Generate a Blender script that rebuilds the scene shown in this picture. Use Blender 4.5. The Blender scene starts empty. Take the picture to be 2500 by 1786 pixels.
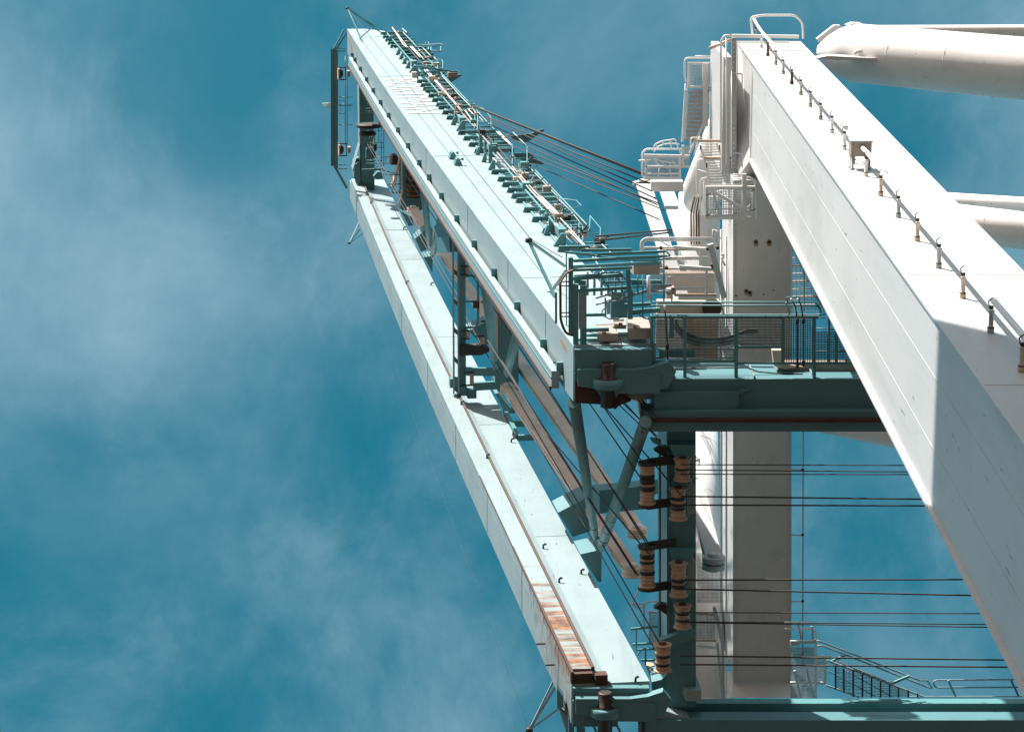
import bpy, math, random
from mathutils import Vector as V
random.seed(7)
S = bpy.context.scene
COL = S.collection
# ------------------------------------------------------------------ camera
# The camera stands on the quay at the origin and looks steeply up (77 degrees).
# World X = along the crane girders (landward), Y = along the quay, Z = up.
CX, CY, FP = 1250.0, 893.0, 6000.0
_n = math.hypot(6000.0, 1393.0)
c, s = 6000.0/_n, 1393.0/_n
cam = bpy.data.cameras.new('camera'); camo = bpy.data.objects.new('camera', cam); COL.objects.link(camo)
cam.sensor_width = 36.0; cam.lens = 36.0*FP/2500.0; cam.clip_end = 5000; cam.clip_start = 0.1
from mathutils import Matrix
camo.matrix_world = Matrix(((1, 0, 0, 0), (0, -c, -s, 0), (0, s, -c, 0), (0, 0, 0, 1)))
S.camera = camo
# ------------------------------------------------------------------ sky, sun, exposure
SUN = V((0.37, 0.78, -0.505)).normalized()          # direction the light travels
w = bpy.data.worlds.new('World'); S.world = w; w.use_nodes = True
nt = w.node_tree; nt.nodes.clear(); N = nt.nodes.new; L = nt.links.new
sky = N('ShaderNodeTexSky'); sky.sky_type = 'NISHITA'; sky.sun_disc = False
sky.sun_elevation = math.asin(-SUN.z); sky.sun_rotation = math.atan2(-SUN.x, -SUN.y)
sky.air_density = 1.0; sky.dust_density = 2.0; sky.ozone_density = 1.0
tint = N('ShaderNodeHueSaturation'); tint.inputs['Hue'].default_value = 0.447; tint.inputs['Saturation'].default_value = 1.52; tint.inputs['Value'].default_value = 1.0
tc = N('ShaderNodeTexCoord')
mp = N('ShaderNodeMapping'); mp.inputs['Scale'].default_value = (1.25, 1.0, 0.9); mp.inputs['Location'].default_value = (1.8471258117205664, 0.07473743782555875, 0.03050492082007006); mp.inputs['Rotation'].default_value = (0, 0, 0.5)
n1 = N('ShaderNodeTexNoise'); n1.inputs['Scale'].default_value = 4.2; n1.inputs['Detail'].default_value = 11; n1.inputs['Roughness'].default_value = 0.6; n1.inputs['Distortion'].default_value = 0.25
n2 = N('ShaderNodeTexNoise'); n2.inputs['Scale'].default_value = 2.2; n2.inputs['Detail'].default_value = 2
n3 = N('ShaderNodeTexNoise'); n3.inputs['Scale'].default_value = 11.0; n3.inputs['Detail'].default_value = 9; n3.inputs['Roughness'].default_value = 0.62; n3.inputs['Distortion'].default_value = 0.3
mot = N('ShaderNodeMapRange'); mot.interpolation_type = 'SMOOTHSTEP'
for i_, v_ in enumerate((0.44, 0.74, 0.0, 0.30)): mot.inputs[i_+1].default_value = v_
addc = N('ShaderNodeMath'); addc.operation = 'ADD'; addc.use_clamp = True
mul = N('ShaderNodeMath'); mul.operation = 'MULTIPLY'
rmp = N('ShaderNodeMapRange'); rmp.interpolation_type = 'SMOOTHSTEP'
rmp.inputs[1].default_value = 0.185; rmp.inputs[2].default_value = 0.44; rmp.inputs[3].default_value = 0.0; rmp.inputs[4].default_value = 0.66
cl = N('ShaderNodeMix'); cl.data_type = 'RGBA'; cl.inputs[7].default_value = (1.9, 3.15, 3.85, 1)
bg = N('ShaderNodeBackground'); bg.inputs['Strength'].default_value = 0.075
out = N('ShaderNodeOutputWorld')
L(tc.outputs['Generated'], mp.inputs['Vector']); L(mp.outputs[0], n1.inputs['Vector']); L(mp.outputs[0], n2.inputs['Vector'])
L(n1.outputs[0], mul.inputs[0]); L(n2.outputs[0], mul.inputs[1]); L(mul.outputs[0], rmp.inputs[0])
L(sky.outputs[0], tint.inputs['Color']); L(tint.outputs[0], cl.inputs[6]); L(mp.outputs[0], n3.inputs['Vector']); L(n3.outputs[0], mot.inputs[0]); L(rmp.outputs[0], addc.inputs[0]); L(mot.outputs[0], addc.inputs[1]); L(addc.outputs[0], cl.inputs[0])
L(cl.outputs[2], bg.inputs['Color']); L(bg.outputs[0], out.inputs[0])
sl = bpy.data.lights.new('sun', 'SUN'); sl.energy = 4.6; sl.angle = math.radians(0.5); sl.color = (1.0, 0.955, 0.89)
so = bpy.data.objects.new('sun', sl); COL.objects.link(so)
so.rotation_euler = SUN.to_track_quat('-Z', 'Y').to_euler(); so.location = (-40, -80, 120)
S.view_settings.view_transform = 'Standard'; S.view_settings.look = 'None'
S.view_settings.exposure = 1.08; S.view_settings.gamma = 1.0; S.view_settings.use_curve_mapping = False

# ------------------------------------------------------------------ survey helpers
X_, Y_, Z_ = V((1, 0, 0)), V((0, 1, 0)), V((0, 0, 1))
def ray(p):
    d = (p[1]-CY)/FP
    return V(((p[0]-CX)/FP, c*d+s, -s*d+c))
def depth(P): return s*P.y + c*P.z
def PY(y): return lambda p: ray(p)*(y/ray(p).y)
def PZ(z): return lambda p: ray(p)*(z/ray(p).z)
def PX(x): return lambda p: ray(p)*(x/ray(p).x)
def PU(u): return lambda p: ray(p)*((O.dot(bv)+u)/ray(p).dot(bv))      # square section through the boom at u
def PF(f): return lambda p: ray(p)*f
def q(x0, y0, k): return lambda x, y: (x0+k*x, y0+k*y)
A1 = q(780, 10, .17241); A2 = q(780, 250, .17241); A3 = q(960, 60, .17241); A4 = q(960, 440, .17241)
A5 = q(1100, 620, .23404); A6 = q(1340, 560, .18473); A7 = q(1550, 700, .15393); A8 = q(1540, 1480, .18838)
B1 = q(1550, 120, .20942); B2 = q(1680, 330, .14164); B3 = q(1550, 560, .12315); B4 = q(1900, 560, .23404)
B5 = q(1900, 1480, .26397); B6 = q(1660, 1040, .23401); B7 = q(1240, 1560, .15838); B8 = q(1780, 0, .18468)
Z1 = q(760, 0, .3079); Z2 = q(1000, 180, .3079); Z3 = q(1250, 480, .3203); Z4 = q(1550, 550, .3264)
Z5 = q(1500, 40, .4065); Z6 = q(1750, 0, .3695); ZA = q(1500, 1030, .4659); ZB = q(1250, 1300, .2992)
ZC = q(1050, 520, .3263); ZD = q(1300, 900, .3387); ZE = q(1650, 1400, .374); ZF = q(2000, 550, .3388)
ZJ = q(2020, 310, .09236); ZR = q(1590, 1040, .16009)

# boom frame: u along the raised boom, v along the quay, w landward square to the boom
O = PZ(60.0)((1400, 845))
bv = V((-810.0, 0, _n)).normalized(); nv = V((bv.z, 0, -bv.x))
LT = 86.3
def B(u, v, w_):
    return O + bv*u + Y_*v + nv*(w_ - 0.22*math.sin(math.pi*min(max(u/LT, 0), 1)))

# ------------------------------------------------------------------ materials
def mat(name, col, rough=0.5, dirt=0.12, dscale=0.6, rust=0.0, metal=0.0, bump=0.03, rustz=None, streak=None, rustcol=(0.16, 0.055, 0.02), spec=0.5, rscale=2.2, dash=0.0):
    m = bpy.data.materials.new(name); m.use_nodes = True
    t = m.node_tree; b = t.nodes['Principled BSDF']; n = t.nodes.new; k = t.links.new
    b.inputs['Roughness'].default_value = rough; b.inputs['Metallic'].default_value = metal
    b.inputs['Specular IOR Level'].default_value = spec
    co = n('ShaderNodeTexCoord')
    def noise(sc, det=5, rg=0.6, scale=None):
        x = n('ShaderNodeTexNoise'); x.inputs['Scale'].default_value = sc; x.inputs['Detail'].default_value = det; x.inputs['Roughness'].default_value = rg
        if scale:
            mm = n('ShaderNodeMapping'); mm.inputs['Scale'].default_value = scale; k(co.outputs['Object'], mm.inputs[0]); k(mm.outputs[0], x.inputs['Vector'])
        else: k(co.outputs['Object'], x.inputs['Vector'])
        return x
    def rng(src, a, b_, c0, c1):
        r = n('ShaderNodeMapRange'); r.interpolation_type = 'SMOOTHSTEP'
        for i, vv in enumerate((a, b_, c0, c1)): r.inputs[i+1].default_value = vv
        k(src, r.inputs[0]); return r.outputs[0]
    def mix(fac, a, b_):
        x = n('ShaderNodeMix'); x.data_type = 'RGBA'
        k(fac, x.inputs[0])
        if isinstance(a, tuple): x.inputs[6].default_value = a
        else: k(a, x.inputs[6])
        if isinstance(b_, tuple): x.inputs[7].default_value = b_
        else: k(b_, x.inputs[7])
        return x.outputs[2]
    def math2(op, a, b_):
        x = n('ShaderNodeMath'); x.operation = op
        for i, y in enumerate((a, b_)):
            if isinstance(y, float): x.inputs[i].default_value = y
            else: k(y, x.inputs[i])
        return x.outputs[0]
    c4 = (*col, 1); dk = tuple(v*0.62 for v in col)+(1,)
    d = rng(noise(dscale).outputs[0], 0.42, 0.75, 0.0, dirt*2.2)
    cur = mix(d, c4, dk)
    fine = rng(noise(9.0, 4, 0.7).outputs[0], 0.5, 0.8, 0.0, dirt*1.6)
    cur = mix(fine, cur, tuple(v*0.75 for v in col)+(1,))
    if streak:
        st = rng(noise(1.0, 4, 0.6, streak).outputs[0], 0.5, 0.78, 0.0, dirt*2.6)
        cur = mix(st, cur, tuple(v*0.6 for v in col[:1])+tuple(v*0.66 for v in col[1:])+(1,))
    if dash:
        ds = rng(noise(1.0, 2, 0.5, (11.0, 11.0, 1.6)).outputs[0], 0.74-dash*.06, 0.78-dash*.05, 0.0, 0.75)
        cur = mix(ds, cur, tuple(v*0.22 for v in col)+(1,))
        pt = rng(noise(1.0, 6, 0.7, (0.5, 0.5, 0.16)).outputs[0], 0.50, 0.68, 0.0, 0.42)
        cur = mix(pt, cur, tuple(v*0.70 for v in col)+(1,))
    rc = (*rustcol, 1)
    if rust > 0:
        r = rng(noise(rscale, 6, 0.72).outputs[0], 0.70-rust*0.3, 0.76-rust*0.25, 0.0, 0.9)
        cur = mix(r, cur, rc)
    if rustz:
        z0, z1, axis = rustz
        sep = n('ShaderNodeSeparateXYZ'); k(co.outputs['Object'], sep.inputs[0])
        g = rng(sep.outputs[2], z0, z1, 1.0, 0.0)
        nn = noise(1.0, 7, 0.65, axis).outputs[0]
        f = math2('ADD', math2('MULTIPLY', g, 0.42), nn)
        f = rng(f, 0.78, 0.98, 0.0, 0.95)
        f = math2('MULTIPLY', f, g)
        wx = math2('ADD', sep.outputs[0], math2('MULTIPLY', sep.outputs[2], 0.1315))
        f = math2('MULTIPLY', f, rng(wx, 0.55, 0.66, 1.0, 0.0))
        vy = rng(sep.outputs[1], 8.66, 9.5, 1.0, 0.35)
        f = math2('MULTIPLY', f, vy)
        tone = mix(rng(noise(2.3, 5, 0.7).outputs[0], 0.4, 0.62, 0.0, 1.0), (0.30, 0.125, 0.04, 1), (0.085, 0.036, 0.018, 1))
        cur = mix(f, cur, tone)
    k(cur, b.inputs['Base Color'])
    if bump:
        bp = n('ShaderNodeBump'); bp.inputs['Strength'].default_value = bump*5; bp.inputs['Distance'].default_value = 0.02
        k(noise(3.0, 5, 0.6).outputs[0], bp.inputs['Height']); k(bp.outputs[0], b.inputs['Normal'])
    return m
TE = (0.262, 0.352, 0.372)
M = dict(
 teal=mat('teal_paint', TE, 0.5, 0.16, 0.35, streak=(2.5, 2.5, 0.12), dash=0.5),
 tealm=mat('weathered_teal_tube', (0.15, 0.315, 0.33), 0.5, 0.3, 1.0, rust=0.04),
 grate=mat('dark_grating', (0.05, 0.07, 0.075), 0.6, 0.2, bump=0),
 tealr=mat('teal_paint_rusted_end', TE, 0.5, 0.16, 0.4, rustz=(3.0, 17.5, (0.45, 1.6, 2.6)), streak=(2.5, 2.5, 0.12), dash=0.5),
 tealf=mat('teal_fittings', (0.09, 0.26, 0.28), 0.5, 0.15, 1.2, rust=0.05),
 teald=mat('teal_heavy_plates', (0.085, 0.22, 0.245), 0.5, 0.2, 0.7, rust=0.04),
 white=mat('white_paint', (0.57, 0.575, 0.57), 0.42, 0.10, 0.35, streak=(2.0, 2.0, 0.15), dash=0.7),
 whiteb=mat('bounce_lit_white', (0.82, 0.82, 0.81), 0.4, 0.08, 0.35, streak=(2.0, 2.0, 0.3), dash=0.5),  # lighter than the leg white, to imitate bounce light under the tubes
 whiter=mat('white_paint_rust_spots', (0.66, 0.66, 0.65), 0.5, 0.10, 0.8, rust=0.13, rustcol=(0.33, 0.14, 0.05)),
 whitef=mat('white_fittings', (0.74, 0.73, 0.71), 0.5, 0.15, 1.5, rust=0.17, rustcol=(0.30, 0.13, 0.055)),
 cream=mat('cream_weathered_paint', (0.60, 0.46, 0.36), 0.5, 0.3, 0.8, rust=0.14, rustcol=(0.28, 0.12, 0.05)),
 roller=mat('roller_plastic', (0.46, 0.315, 0.225), 0.6, 0.55, 4.0, rust=0.06, rustcol=(0.05, 0.03, 0.02)),
 grease=mat('black_grease', (0.02, 0.016, 0.014), 0.35, 0.1),
 rust=mat('rusty_steel', (0.07, 0.034, 0.023), 0.8, 0.4, 3.0, rust=0.3),
 rail=mat('worn_rail', (0.075, 0.045, 0.032), 0.6, 0.3, 2.0, rust=0.2),
 rope=mat('greased_rope', (0.035, 0.03, 0.03), 0.6, 0.1, bump=0),
 roper=mat('rusty_rope', (0.045, 0.03, 0.026), 0.7, 0.2, bump=0),
 grey=mat('galvanised_grey', (0.36, 0.37, 0.37), 0.55, 0.2, 2.5, rust=0.06),
 boxb=mat('brown_weathered_box', (0.34, 0.28, 0.24), 0.7, 0.3, 3.0, rust=0.08),
 pin=mat('shade_dark_pin', (0.028, 0.015, 0.012), 0.5, 0.3, 3.0, rust=0.12),  # near-black brown stands in for shade on the hinge pins
 stain=mat('rust_stain', (0.34, 0.22, 0.14), 0.7, 0.4, 6.0),
 dark=mat('dark_rubber', (0.025, 0.022, 0.022), 0.6, 0.2),
 orange=mat('orange_worn_groove', (0.42, 0.13, 0.06), 0.6, 0.3, 4.0, rust=0.2),
 text=mat('white_letter_paint', (0.50, 0.53, 0.53), 0.5, 0.05),
 cable=mat('cable_sheath', (0.045, 0.04, 0.038), 0.5, 0.1, bump=0),
 cablep=mat('pale_cable_sheath', (0.45, 0.40, 0.36), 0.5, 0.2, bump=0),
 pipew=mat('white_pipe', (0.80, 0.79, 0.77), 0.45, 0.08, 1.0, rust=0.10, rustcol=(0.40, 0.17, 0.05)),
 sheath=mat('wrapped_tape', (0.42, 0.43, 0.42), 0.7, 0.5, 6.0, rust=0.12),
 quay=mat('quay_asphalt', (0.080, 0.054, 0.038), 0.9, 0.3, 0.15),
)

# ------------------------------------------------------------------ mesh builder and scene tree
ORI = {}
class MB:
    def __init__(self): self.v = []; self.f = []; self.sm = []
    def _add(self, vs, fs, smooth=False):
        k = len(self.v); self.v += [V(x) for x in vs]
        for f in fs: self.f.append(tuple(i+k for i in f)); self.sm.append(smooth)
    def box(self, ce, a, b, d):
        ce = V(ce)
        vs = [ce+a*i+b*j+d*k for i in (-1, 1) for j in (-1, 1) for k in (-1, 1)]
        fs = [(0, 1, 3, 2), (4, 6, 7, 5), (0, 4, 5, 1), (2, 3, 7, 6), (0, 2, 6, 4), (1, 5, 7, 3)]
        if a.cross(b).dot(d) < 0: fs = [f[::-1] for f in fs]
        self._add(vs, fs); return self
    def abox(self, x0, x1, y0, y1, z0, z1):
        return self.box(((x0+x1)/2, (y0+y1)/2, (z0+z1)/2), X_*((x1-x0)/2), Y_*((y1-y0)/2), Z_*((z1-z0)/2))
    def bar(self, p, r, wd, h=None, up=None):
        h = h or wd; d = (r-p)
        if d.length < 1e-6: return self
        dn = d.normalized(); up = up or (Y_ if abs(dn.y) < 0.9 else X_)
        sd = dn.cross(up).normalized(); uu = sd.cross(dn)
        return self.box((p+r)/2, d/2, sd*(wd/2), uu*(h/2))
    def hexa(self, bot, top):          # two quads, corner to corner
        vs = list(bot)+list(top)
        fs = [(3, 2, 1, 0), (4, 5, 6, 7), (0, 1, 5, 4), (1, 2, 6, 5), (2, 3, 7, 6), (3, 0, 4, 7)]
        self._add(vs, fs); return self
    def prism(self, pts, ext):
        k = len(pts); vs = list(pts)+[p+ext for p in pts]
        nn = (pts[1]-pts[0]).cross(pts[2]-pts[0])
        fs = [tuple(range(k))[::-1], tuple(range(k, 2*k))]+[(i, (i+1) % k, (i+1) % k+k, i+k) for i in range(k)]
        self._add(vs, fs); return self
    def rings(self, ps, rs, n=8, caps=True, smooth=True):
        vs = []; fs = []
        m = len(ps); ref = None
        for i, p in enumerate(ps):
            d = (ps[min(i+1, m-1)]-ps[max(i-1, 0)]).normalized()
            if ref is None: ref = (Y_ if abs(d.y) < 0.8 else X_)
            a = d.cross(ref)
            if a.length < 1e-4: a = d.cross(Z_)
            a.normalize(); b = d.cross(a)
            ref = -b if False else a.cross(d)
            for j in range(n):
                t = 2*math.pi*j/n
                vs.append(p+(a*math.cos(t)+b*math.sin(t))*rs[i])
        for i in range(m-1):
            for j in range(n):
                fs.append((i*n+j, i*n+(j+1) % n, (i+1)*n+(j+1) % n, (i+1)*n+j))
        self._add(vs, fs, smooth)
        if caps:
            k = len(self.v)-len(vs)
            self.f.append(tuple(k+j for j in range(n))[::-1]); self.sm.append(False)
            self.f.append(tuple(k+(m-1)*n+j for j in range(n))); self.sm.append(False)
        return self
    def tube(self, p, r, rad, n=10, rad2=None): return self.rings([p, r], [rad, rad if rad2 is None else rad2], n)
    def poly(self, pts, rad, n=8, rnd=0.0):
        if rnd:
            o = [pts[0]]
            for i in range(1, len(pts)-1):
                a, b_, d = pts[i-1], pts[i], pts[i+1]
                e1 = b_+(a-b_).normalized()*min(rnd, (a-b_).length*.45); e2 = b_+(d-b_).normalized()*min(rnd, (d-b_).length*.45)
                for t in (0, .25, .5, .75, 1): o.append(e1*(1-t)**2+b_*2*t*(1-t)+e2*t*t)
            o.append(pts[-1]); pts = o
        return self.rings(pts, [rad]*len(pts), n)
    def lathe(self, p, ax, prof, n=20):
        ax = ax.normalized(); return self.rings([p+ax*t for t, r in prof], [r for t, r in prof], n)
    def build(self, name, m, parent=None, kind=None, label=None):
        o0 = ORI[parent.name] if parent else V((0, 0, 0))
        me = bpy.data.meshes.new(name); me.from_pydata([tuple(x-o0) for x in self.v], [], self.f)
        me.polygons.foreach_set('use_smooth', self.sm); me.materials.append(M[m]); me.update()
        o = bpy.data.objects.new(name, me); COL.objects.link(o); ORI[o.name] = o0
        if parent: o.parent = parent
        if kind: o['kind'] = kind
        if label: o['label'] = label
        return o
def tag(o, label, cat, group=None):
    o['label'] = label; o['category'] = cat
    if group: o['group'] = group
    return o
def thing(name, label, cat, loc=(0, 0, 0), group=None):
    o = bpy.data.objects.new(name, None); COL.objects.link(o); o.location = loc; ORI[o.name] = V(loc); o.empty_display_size = 0.3
    return tag(o, label, cat, group)
def solo(mb, name, m, loc, label, cat, group=None):    # a thing that is one mesh
    o = mb.build(name, m); me = o.data
    loc = V(loc)
    for vv in me.vertices: vv.co -= loc
    o.location = loc; ORI[o.name] = loc
    return tag(o, label, cat, group)
def mid(pts): return sum(pts, V((0, 0, 0)))/len(pts)
def px2m(P, n): return n*depth(P)/FP
def pl(pts, plane): return [plane(p) for p in pts]
def tpx(mb, pts, plane, rp, n=8, rnd=0.0):             # pipe along surveyed points, radius in survey units
    P = pl(pts, plane); r = px2m(mid(P), rp)
    return mb.poly(P, r, n, px2m(mid(P), rnd))
def bpx(mb, a, b_, plane, wp, hp=None, up=None):
    p, r = plane(a), plane(b_); m_ = (p+r)/2
    return mb.bar(p, r, px2m(m_, wp), px2m(m_, hp if hp else wp), up)
def quad(mb, pts, plane, th, ext):                     # plate outline on a plane, given thickness
    return mb.prism(pl(pts, plane), ext*th)
def copy_mesh(src, parent, loc=None, name=None):
    o = src.copy(); COL.objects.link(o); o.parent = parent
    if loc is not None: o.location = loc
    ORI[o.name] = ORI[src.name]
    return o
def grating(mb, c0, ex, ey, nx, ny, r):                # bars spanning a parallelogram
    for i in range(nx+1): mb.bar(c0+ex*(i/nx), c0+ex*(i/nx)+ey, r, r*1.4, ex.cross(ey))
    for j in range(ny+1): mb.bar(c0+ey*(j/ny), c0+ey*(j/ny)+ex, r, r*1.2, ex.cross(ey))
    return mb

# ------------------------------------------------------------------ ground and an added shade block (both out of frame)
g = MB().abox(-900, 900, -900, 900, -2.7, -1.7).build('ground', 'quay'); g['kind'] = 'structure'
g['label'] = 'dark quay paving under the crane'
def legbox(mb, x0, x1, y0, y1, z0, z1, m=0.0):
    bot = [V((x0+m*z0, y0, z0)), V((x1+m*z0, y0, z0)), V((x1+m*z0, y1, z0)), V((x0+m*z0, y1, z0))]
    top = [V((x0+m*z1, y0, z1)), V((x1+m*z1, y0, z1)), V((x1+m*z1, y1, z1)), V((x0+m*z1, y1, z1))]
    return mb.hexa(bot, top)
# unseen block on legs, added to shade the foot of the white leg
nc = thing('leg_shade_block', 'dark teal unseen block on four legs, added to shade the white leg', 'shade block', (-8, -19, -1.7))
MB().abox(-11.5, -5.0, -31, -8.2, 32.0, 50.4).build('shade_body', 'teald', nc)
MB().abox(-12.0, -4.99, -31.3, -7.9, 49.7, 50.0).build('shade_edge', 'tealf', nc)
for x in (-10.8, -6.0):
    for y in (-29, -10): MB().abox(x-.5, x+.5, y-.5, y+.5, -1.7, 32.0).build('leg', 'teald', nc)

# ================================================================== BOOM
boom = thing('crane_boom', 'raised pale teal boom of two long box girders pointing away to the upper left', 'crane boom', O)
def gseg(mb, u0, u1, v0, v1, w0, w1, n=26):
    prev = None
    for i in range(n+1):
        u = u0+(u1-u0)*i/n
        r = [B(u, v0, w0), B(u, v0, w1), B(u, v1, w1), B(u, v1, w0)]
        k = len(mb.v); mb.v += r
        if prev is not None:
            for j in range(4):
                mb.f.append((prev+j, prev+(j+1) % 4, k+(j+1) % 4, k+j)); mb.sm.append(False)
        else: mb.f.append((k+3, k+2, k+1, k)); mb.sm.append(False)
        prev = k
    mb.f.append((prev, prev+1, prev+2, prev+3)); mb.sm.append(False)
    return mb
GV, VL, VW, WD = 1.42, 8.62, 8.95, 2.1
# upper girder with a chamfered tip
gu = gseg(MB(), 0, LT-1.6, 0, GV, 0, WD, 26)
gu.prism([B(LT-1.6, 0, 0), B(LT, 0, 0), B(LT, 0, 1.0), B(LT-1.6, 0, WD)], Y_*GV)
gu = gu.build('girder', 'teal', boom, label='upper box girder, lettered side')
rb = gseg(MB(), 1.6, LT-6.2, 1.0, 1.46, -0.30, -0.10, 22)
rb.build('rail_beam', 'teal', gu)
gseg(MB(), 1.6, LT-6.2, 1.40, 1.50, -0.36, -0.301, 22).build('rail', 'rail', gu)
gseg(MB(), 1.6, LT-6.2, 1.16, 1.19, -0.318, -0.301, 22).build('rail_clip_strip', 'tealf', gu)
for p in [A1(482, 735), A1(520, 800), A1(600, 930), A1(692, 1080), A1(790, 1235), A1(895, 1405), A1(1015, 1590), Z1(707, 1040), Z1(787, 1165), Z1(876, 1300), Z1(953, 1420), Z1(1047, 1565), Z2(175, 835), Z2(268, 978), Z2(390, 1160), Z2(528, 1362), Z2(688, 1590), ZC(495, 460), ZC(668, 708), ZC(866, 990), ZC(993, 1165)]:
    P = PY(O.y+0.95)(p); u = (P-O).dot(bv)
    m_ = MB(); m_.prism([B(u, .78, .0), B(u, .78, -.17), B(u, .98, -.17), B(u, 1.12, -.09), B(u, 1.12, .0)], bv*.12)
    m_.build('rail_bracket', 'tealf', gu)
for u in (9.0, 33.5, 61.0):
    m_ = MB(); m_.bar(B(u, -.006, .03), B(u, -.006, WD-.03), .04, .010, Y_); m_.build('weld_seam', 'teal', gu)
for u in (4.6, 12, 22, 36):
    m_ = MB(); m_.bar(B(u, .03, -.006), B(u, .95, -.006), .03, .010, nv); m_.build('weld_seam', 'teal', gu)
m_ = MB(); gseg(m_, 2, LT-2, -.012, 0.0, 0.74, 0.765, 24); m_.build('weld_seam', 'teal', gu)
for p in (Z2(345, 680), Z2(385, 730)):       # lifting lugs on the lettered side
    P = PY(O.y)(p); e = px2m(P, 1)
    m_ = MB(); m_.prism([P-nv*9*e, P+nv*9*e, P+nv*9*e-Y_*.12, P+nv*1*e-Y_*.30, P-nv*5*e-Y_*.22], bv*.5)
    m_.tube(P+nv*11*e-Y_*.24, P+nv*11*e-Y_*.24+bv*.2, .05, 8)
    m_.build('lifting_lug', 'tealf', gu)
for y0 in (1135, 1263):                      # step irons by the hinge
    a = Z3(313, y0); P = PY(O.y+.95)(a)
    m_ = MB(); m_.bar(P+nv*.0, P+nv*.30, .035); m_.build('step_iron', 'dark', gu)
for u_, v0_, v1_, w_ in ((LT-3.2, .05, .5, 0), (LT-4.4, .3, .75, 0), (LT-5.6, .62, .95, 0), (1.0, .25, .40, 0)):
    m_ = MB(); m_.prism([B(u_, v0_, -.004), B(u_+.9, v0_-.04, -.004), B(u_+1.1, (v0_+v1_)/2, -.004), B(u_+.5, v1_, -.004), B(u_-.5, v1_-.05, -.004), B(u_-.2, v0_+.1, -.004)], nv*.006); m_.build('rust_stain', 'stain', gu)
# lower girder: web set back behind a flange that carries the rail
gl = gseg(MB(), 0, LT-.2, VW, VL+1.40, 0.0, WD-.05, 26)
gl.build('girder', 'tealr', boom, label='lower box girder with a rust stained end'); gl = bpy.data.objects['girder.001']
fl = gseg(MB(), 0.25, LT-1.8, VL, VW-.01, 0.0, 0.56, 26); fl.build('rail_beam', 'tealr', gl)
gseg(MB(), 0.25, LT-1.8, VL-.045, VL+.07, 0.565, 0.645, 26).build('rail', 'rail', gl)
gseg(MB(), 0.3, LT-1.8, VL+.20, VW-.01, 0.565, 0.60, 26).build('rail_web', 'tealf', gl)
m_ = MB(); prev = None
for i in range(27):
    u = .3+(LT-2.2)*i/26; k = len(m_.v); m_.v += [B(u, VL+.22, .602), B(u, VW-.012, .97), B(u, VW-.004, .60)]
    if i:
        for j in range(3): m_.f.append((k-3+j, k-3+(j+1) % 3, k+(j+1) % 3, k+j)); m_.sm.append(False)
m_.build('slanted_web_strip', 'teal', gl)
for a_, b_, wd in ((0, 5.5, .07), (5.5, 11, .045), (11, 19, .022)):
    m_ = MB(); gseg(m_, a_, b_, VL-.012, VL+wd, -.012, wd*.8, 5); m_.build('rusty_edge', 'rust', gl)
m_ = MB(); m_.box(B(.14, VL+.20, .28), nv*.28, Y_*.14, bv*.10); m_.build('end_stop', 'rust', gl)
m_ = MB(); m_.box(B(.1, VW-.02, .78), nv*.16, Y_*.22, bv*.16); m_.build('end_stop', 'rust', gl)
for u in (13, 27, 42, 60):
    m_ = MB(); m_.bar(B(u, VW-.006, .66), B(u, VW-.006, WD-.1), .035, .010, Y_); m_.build('weld_seam', 'teal', gl)
for u in (2.2, 9, 17, 26, 36, 48):
    m_ = MB(); m_.bar(B(u, VL+.03, -.006), B(u, VL+1.37, -.006), .03, .010, nv); m_.build('weld_seam', 'teal', gl)
for p in [ZB(565, 335), ZB(255, 128), ZB(385, 405), ZB(1008, 1215), A4(148, 700), A4(183, 1470), A4(535, 1490), A2(605, 1157), A2(725, 1435), q(1000, 880, .2279)(1090, 875), q(1000, 880, .2279)(553, 472), q(1000, 880, .2279)(828, 1045)]:
    P = PY(O.y+VW)(p); e = px2m(P, 1)        # small hooks welded to the lower girder
    if (P-O).dot(nv) < .6: P = PY(O.y+VL)(p)
    m_ = MB(); m_.poly([P, P-Y_*.10, P-Y_*.15+nv*4*e, P-Y_*.12+nv*7*e], .035, 6); m_.build('hook', 'dark', gl)
m_ = MB()
for y0, x0, x1 in ((1003.5, 339, 352), (1124, 339, 352)):
    P = PX(0) if False else None
for zz in (2.6, 4.3):
    m_ = MB(); m_.bar(B(zz, VL+.72, -.02), B(zz, VL+.72, -.28), .04); m_.build('step_iron', 'dark', gl)

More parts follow.
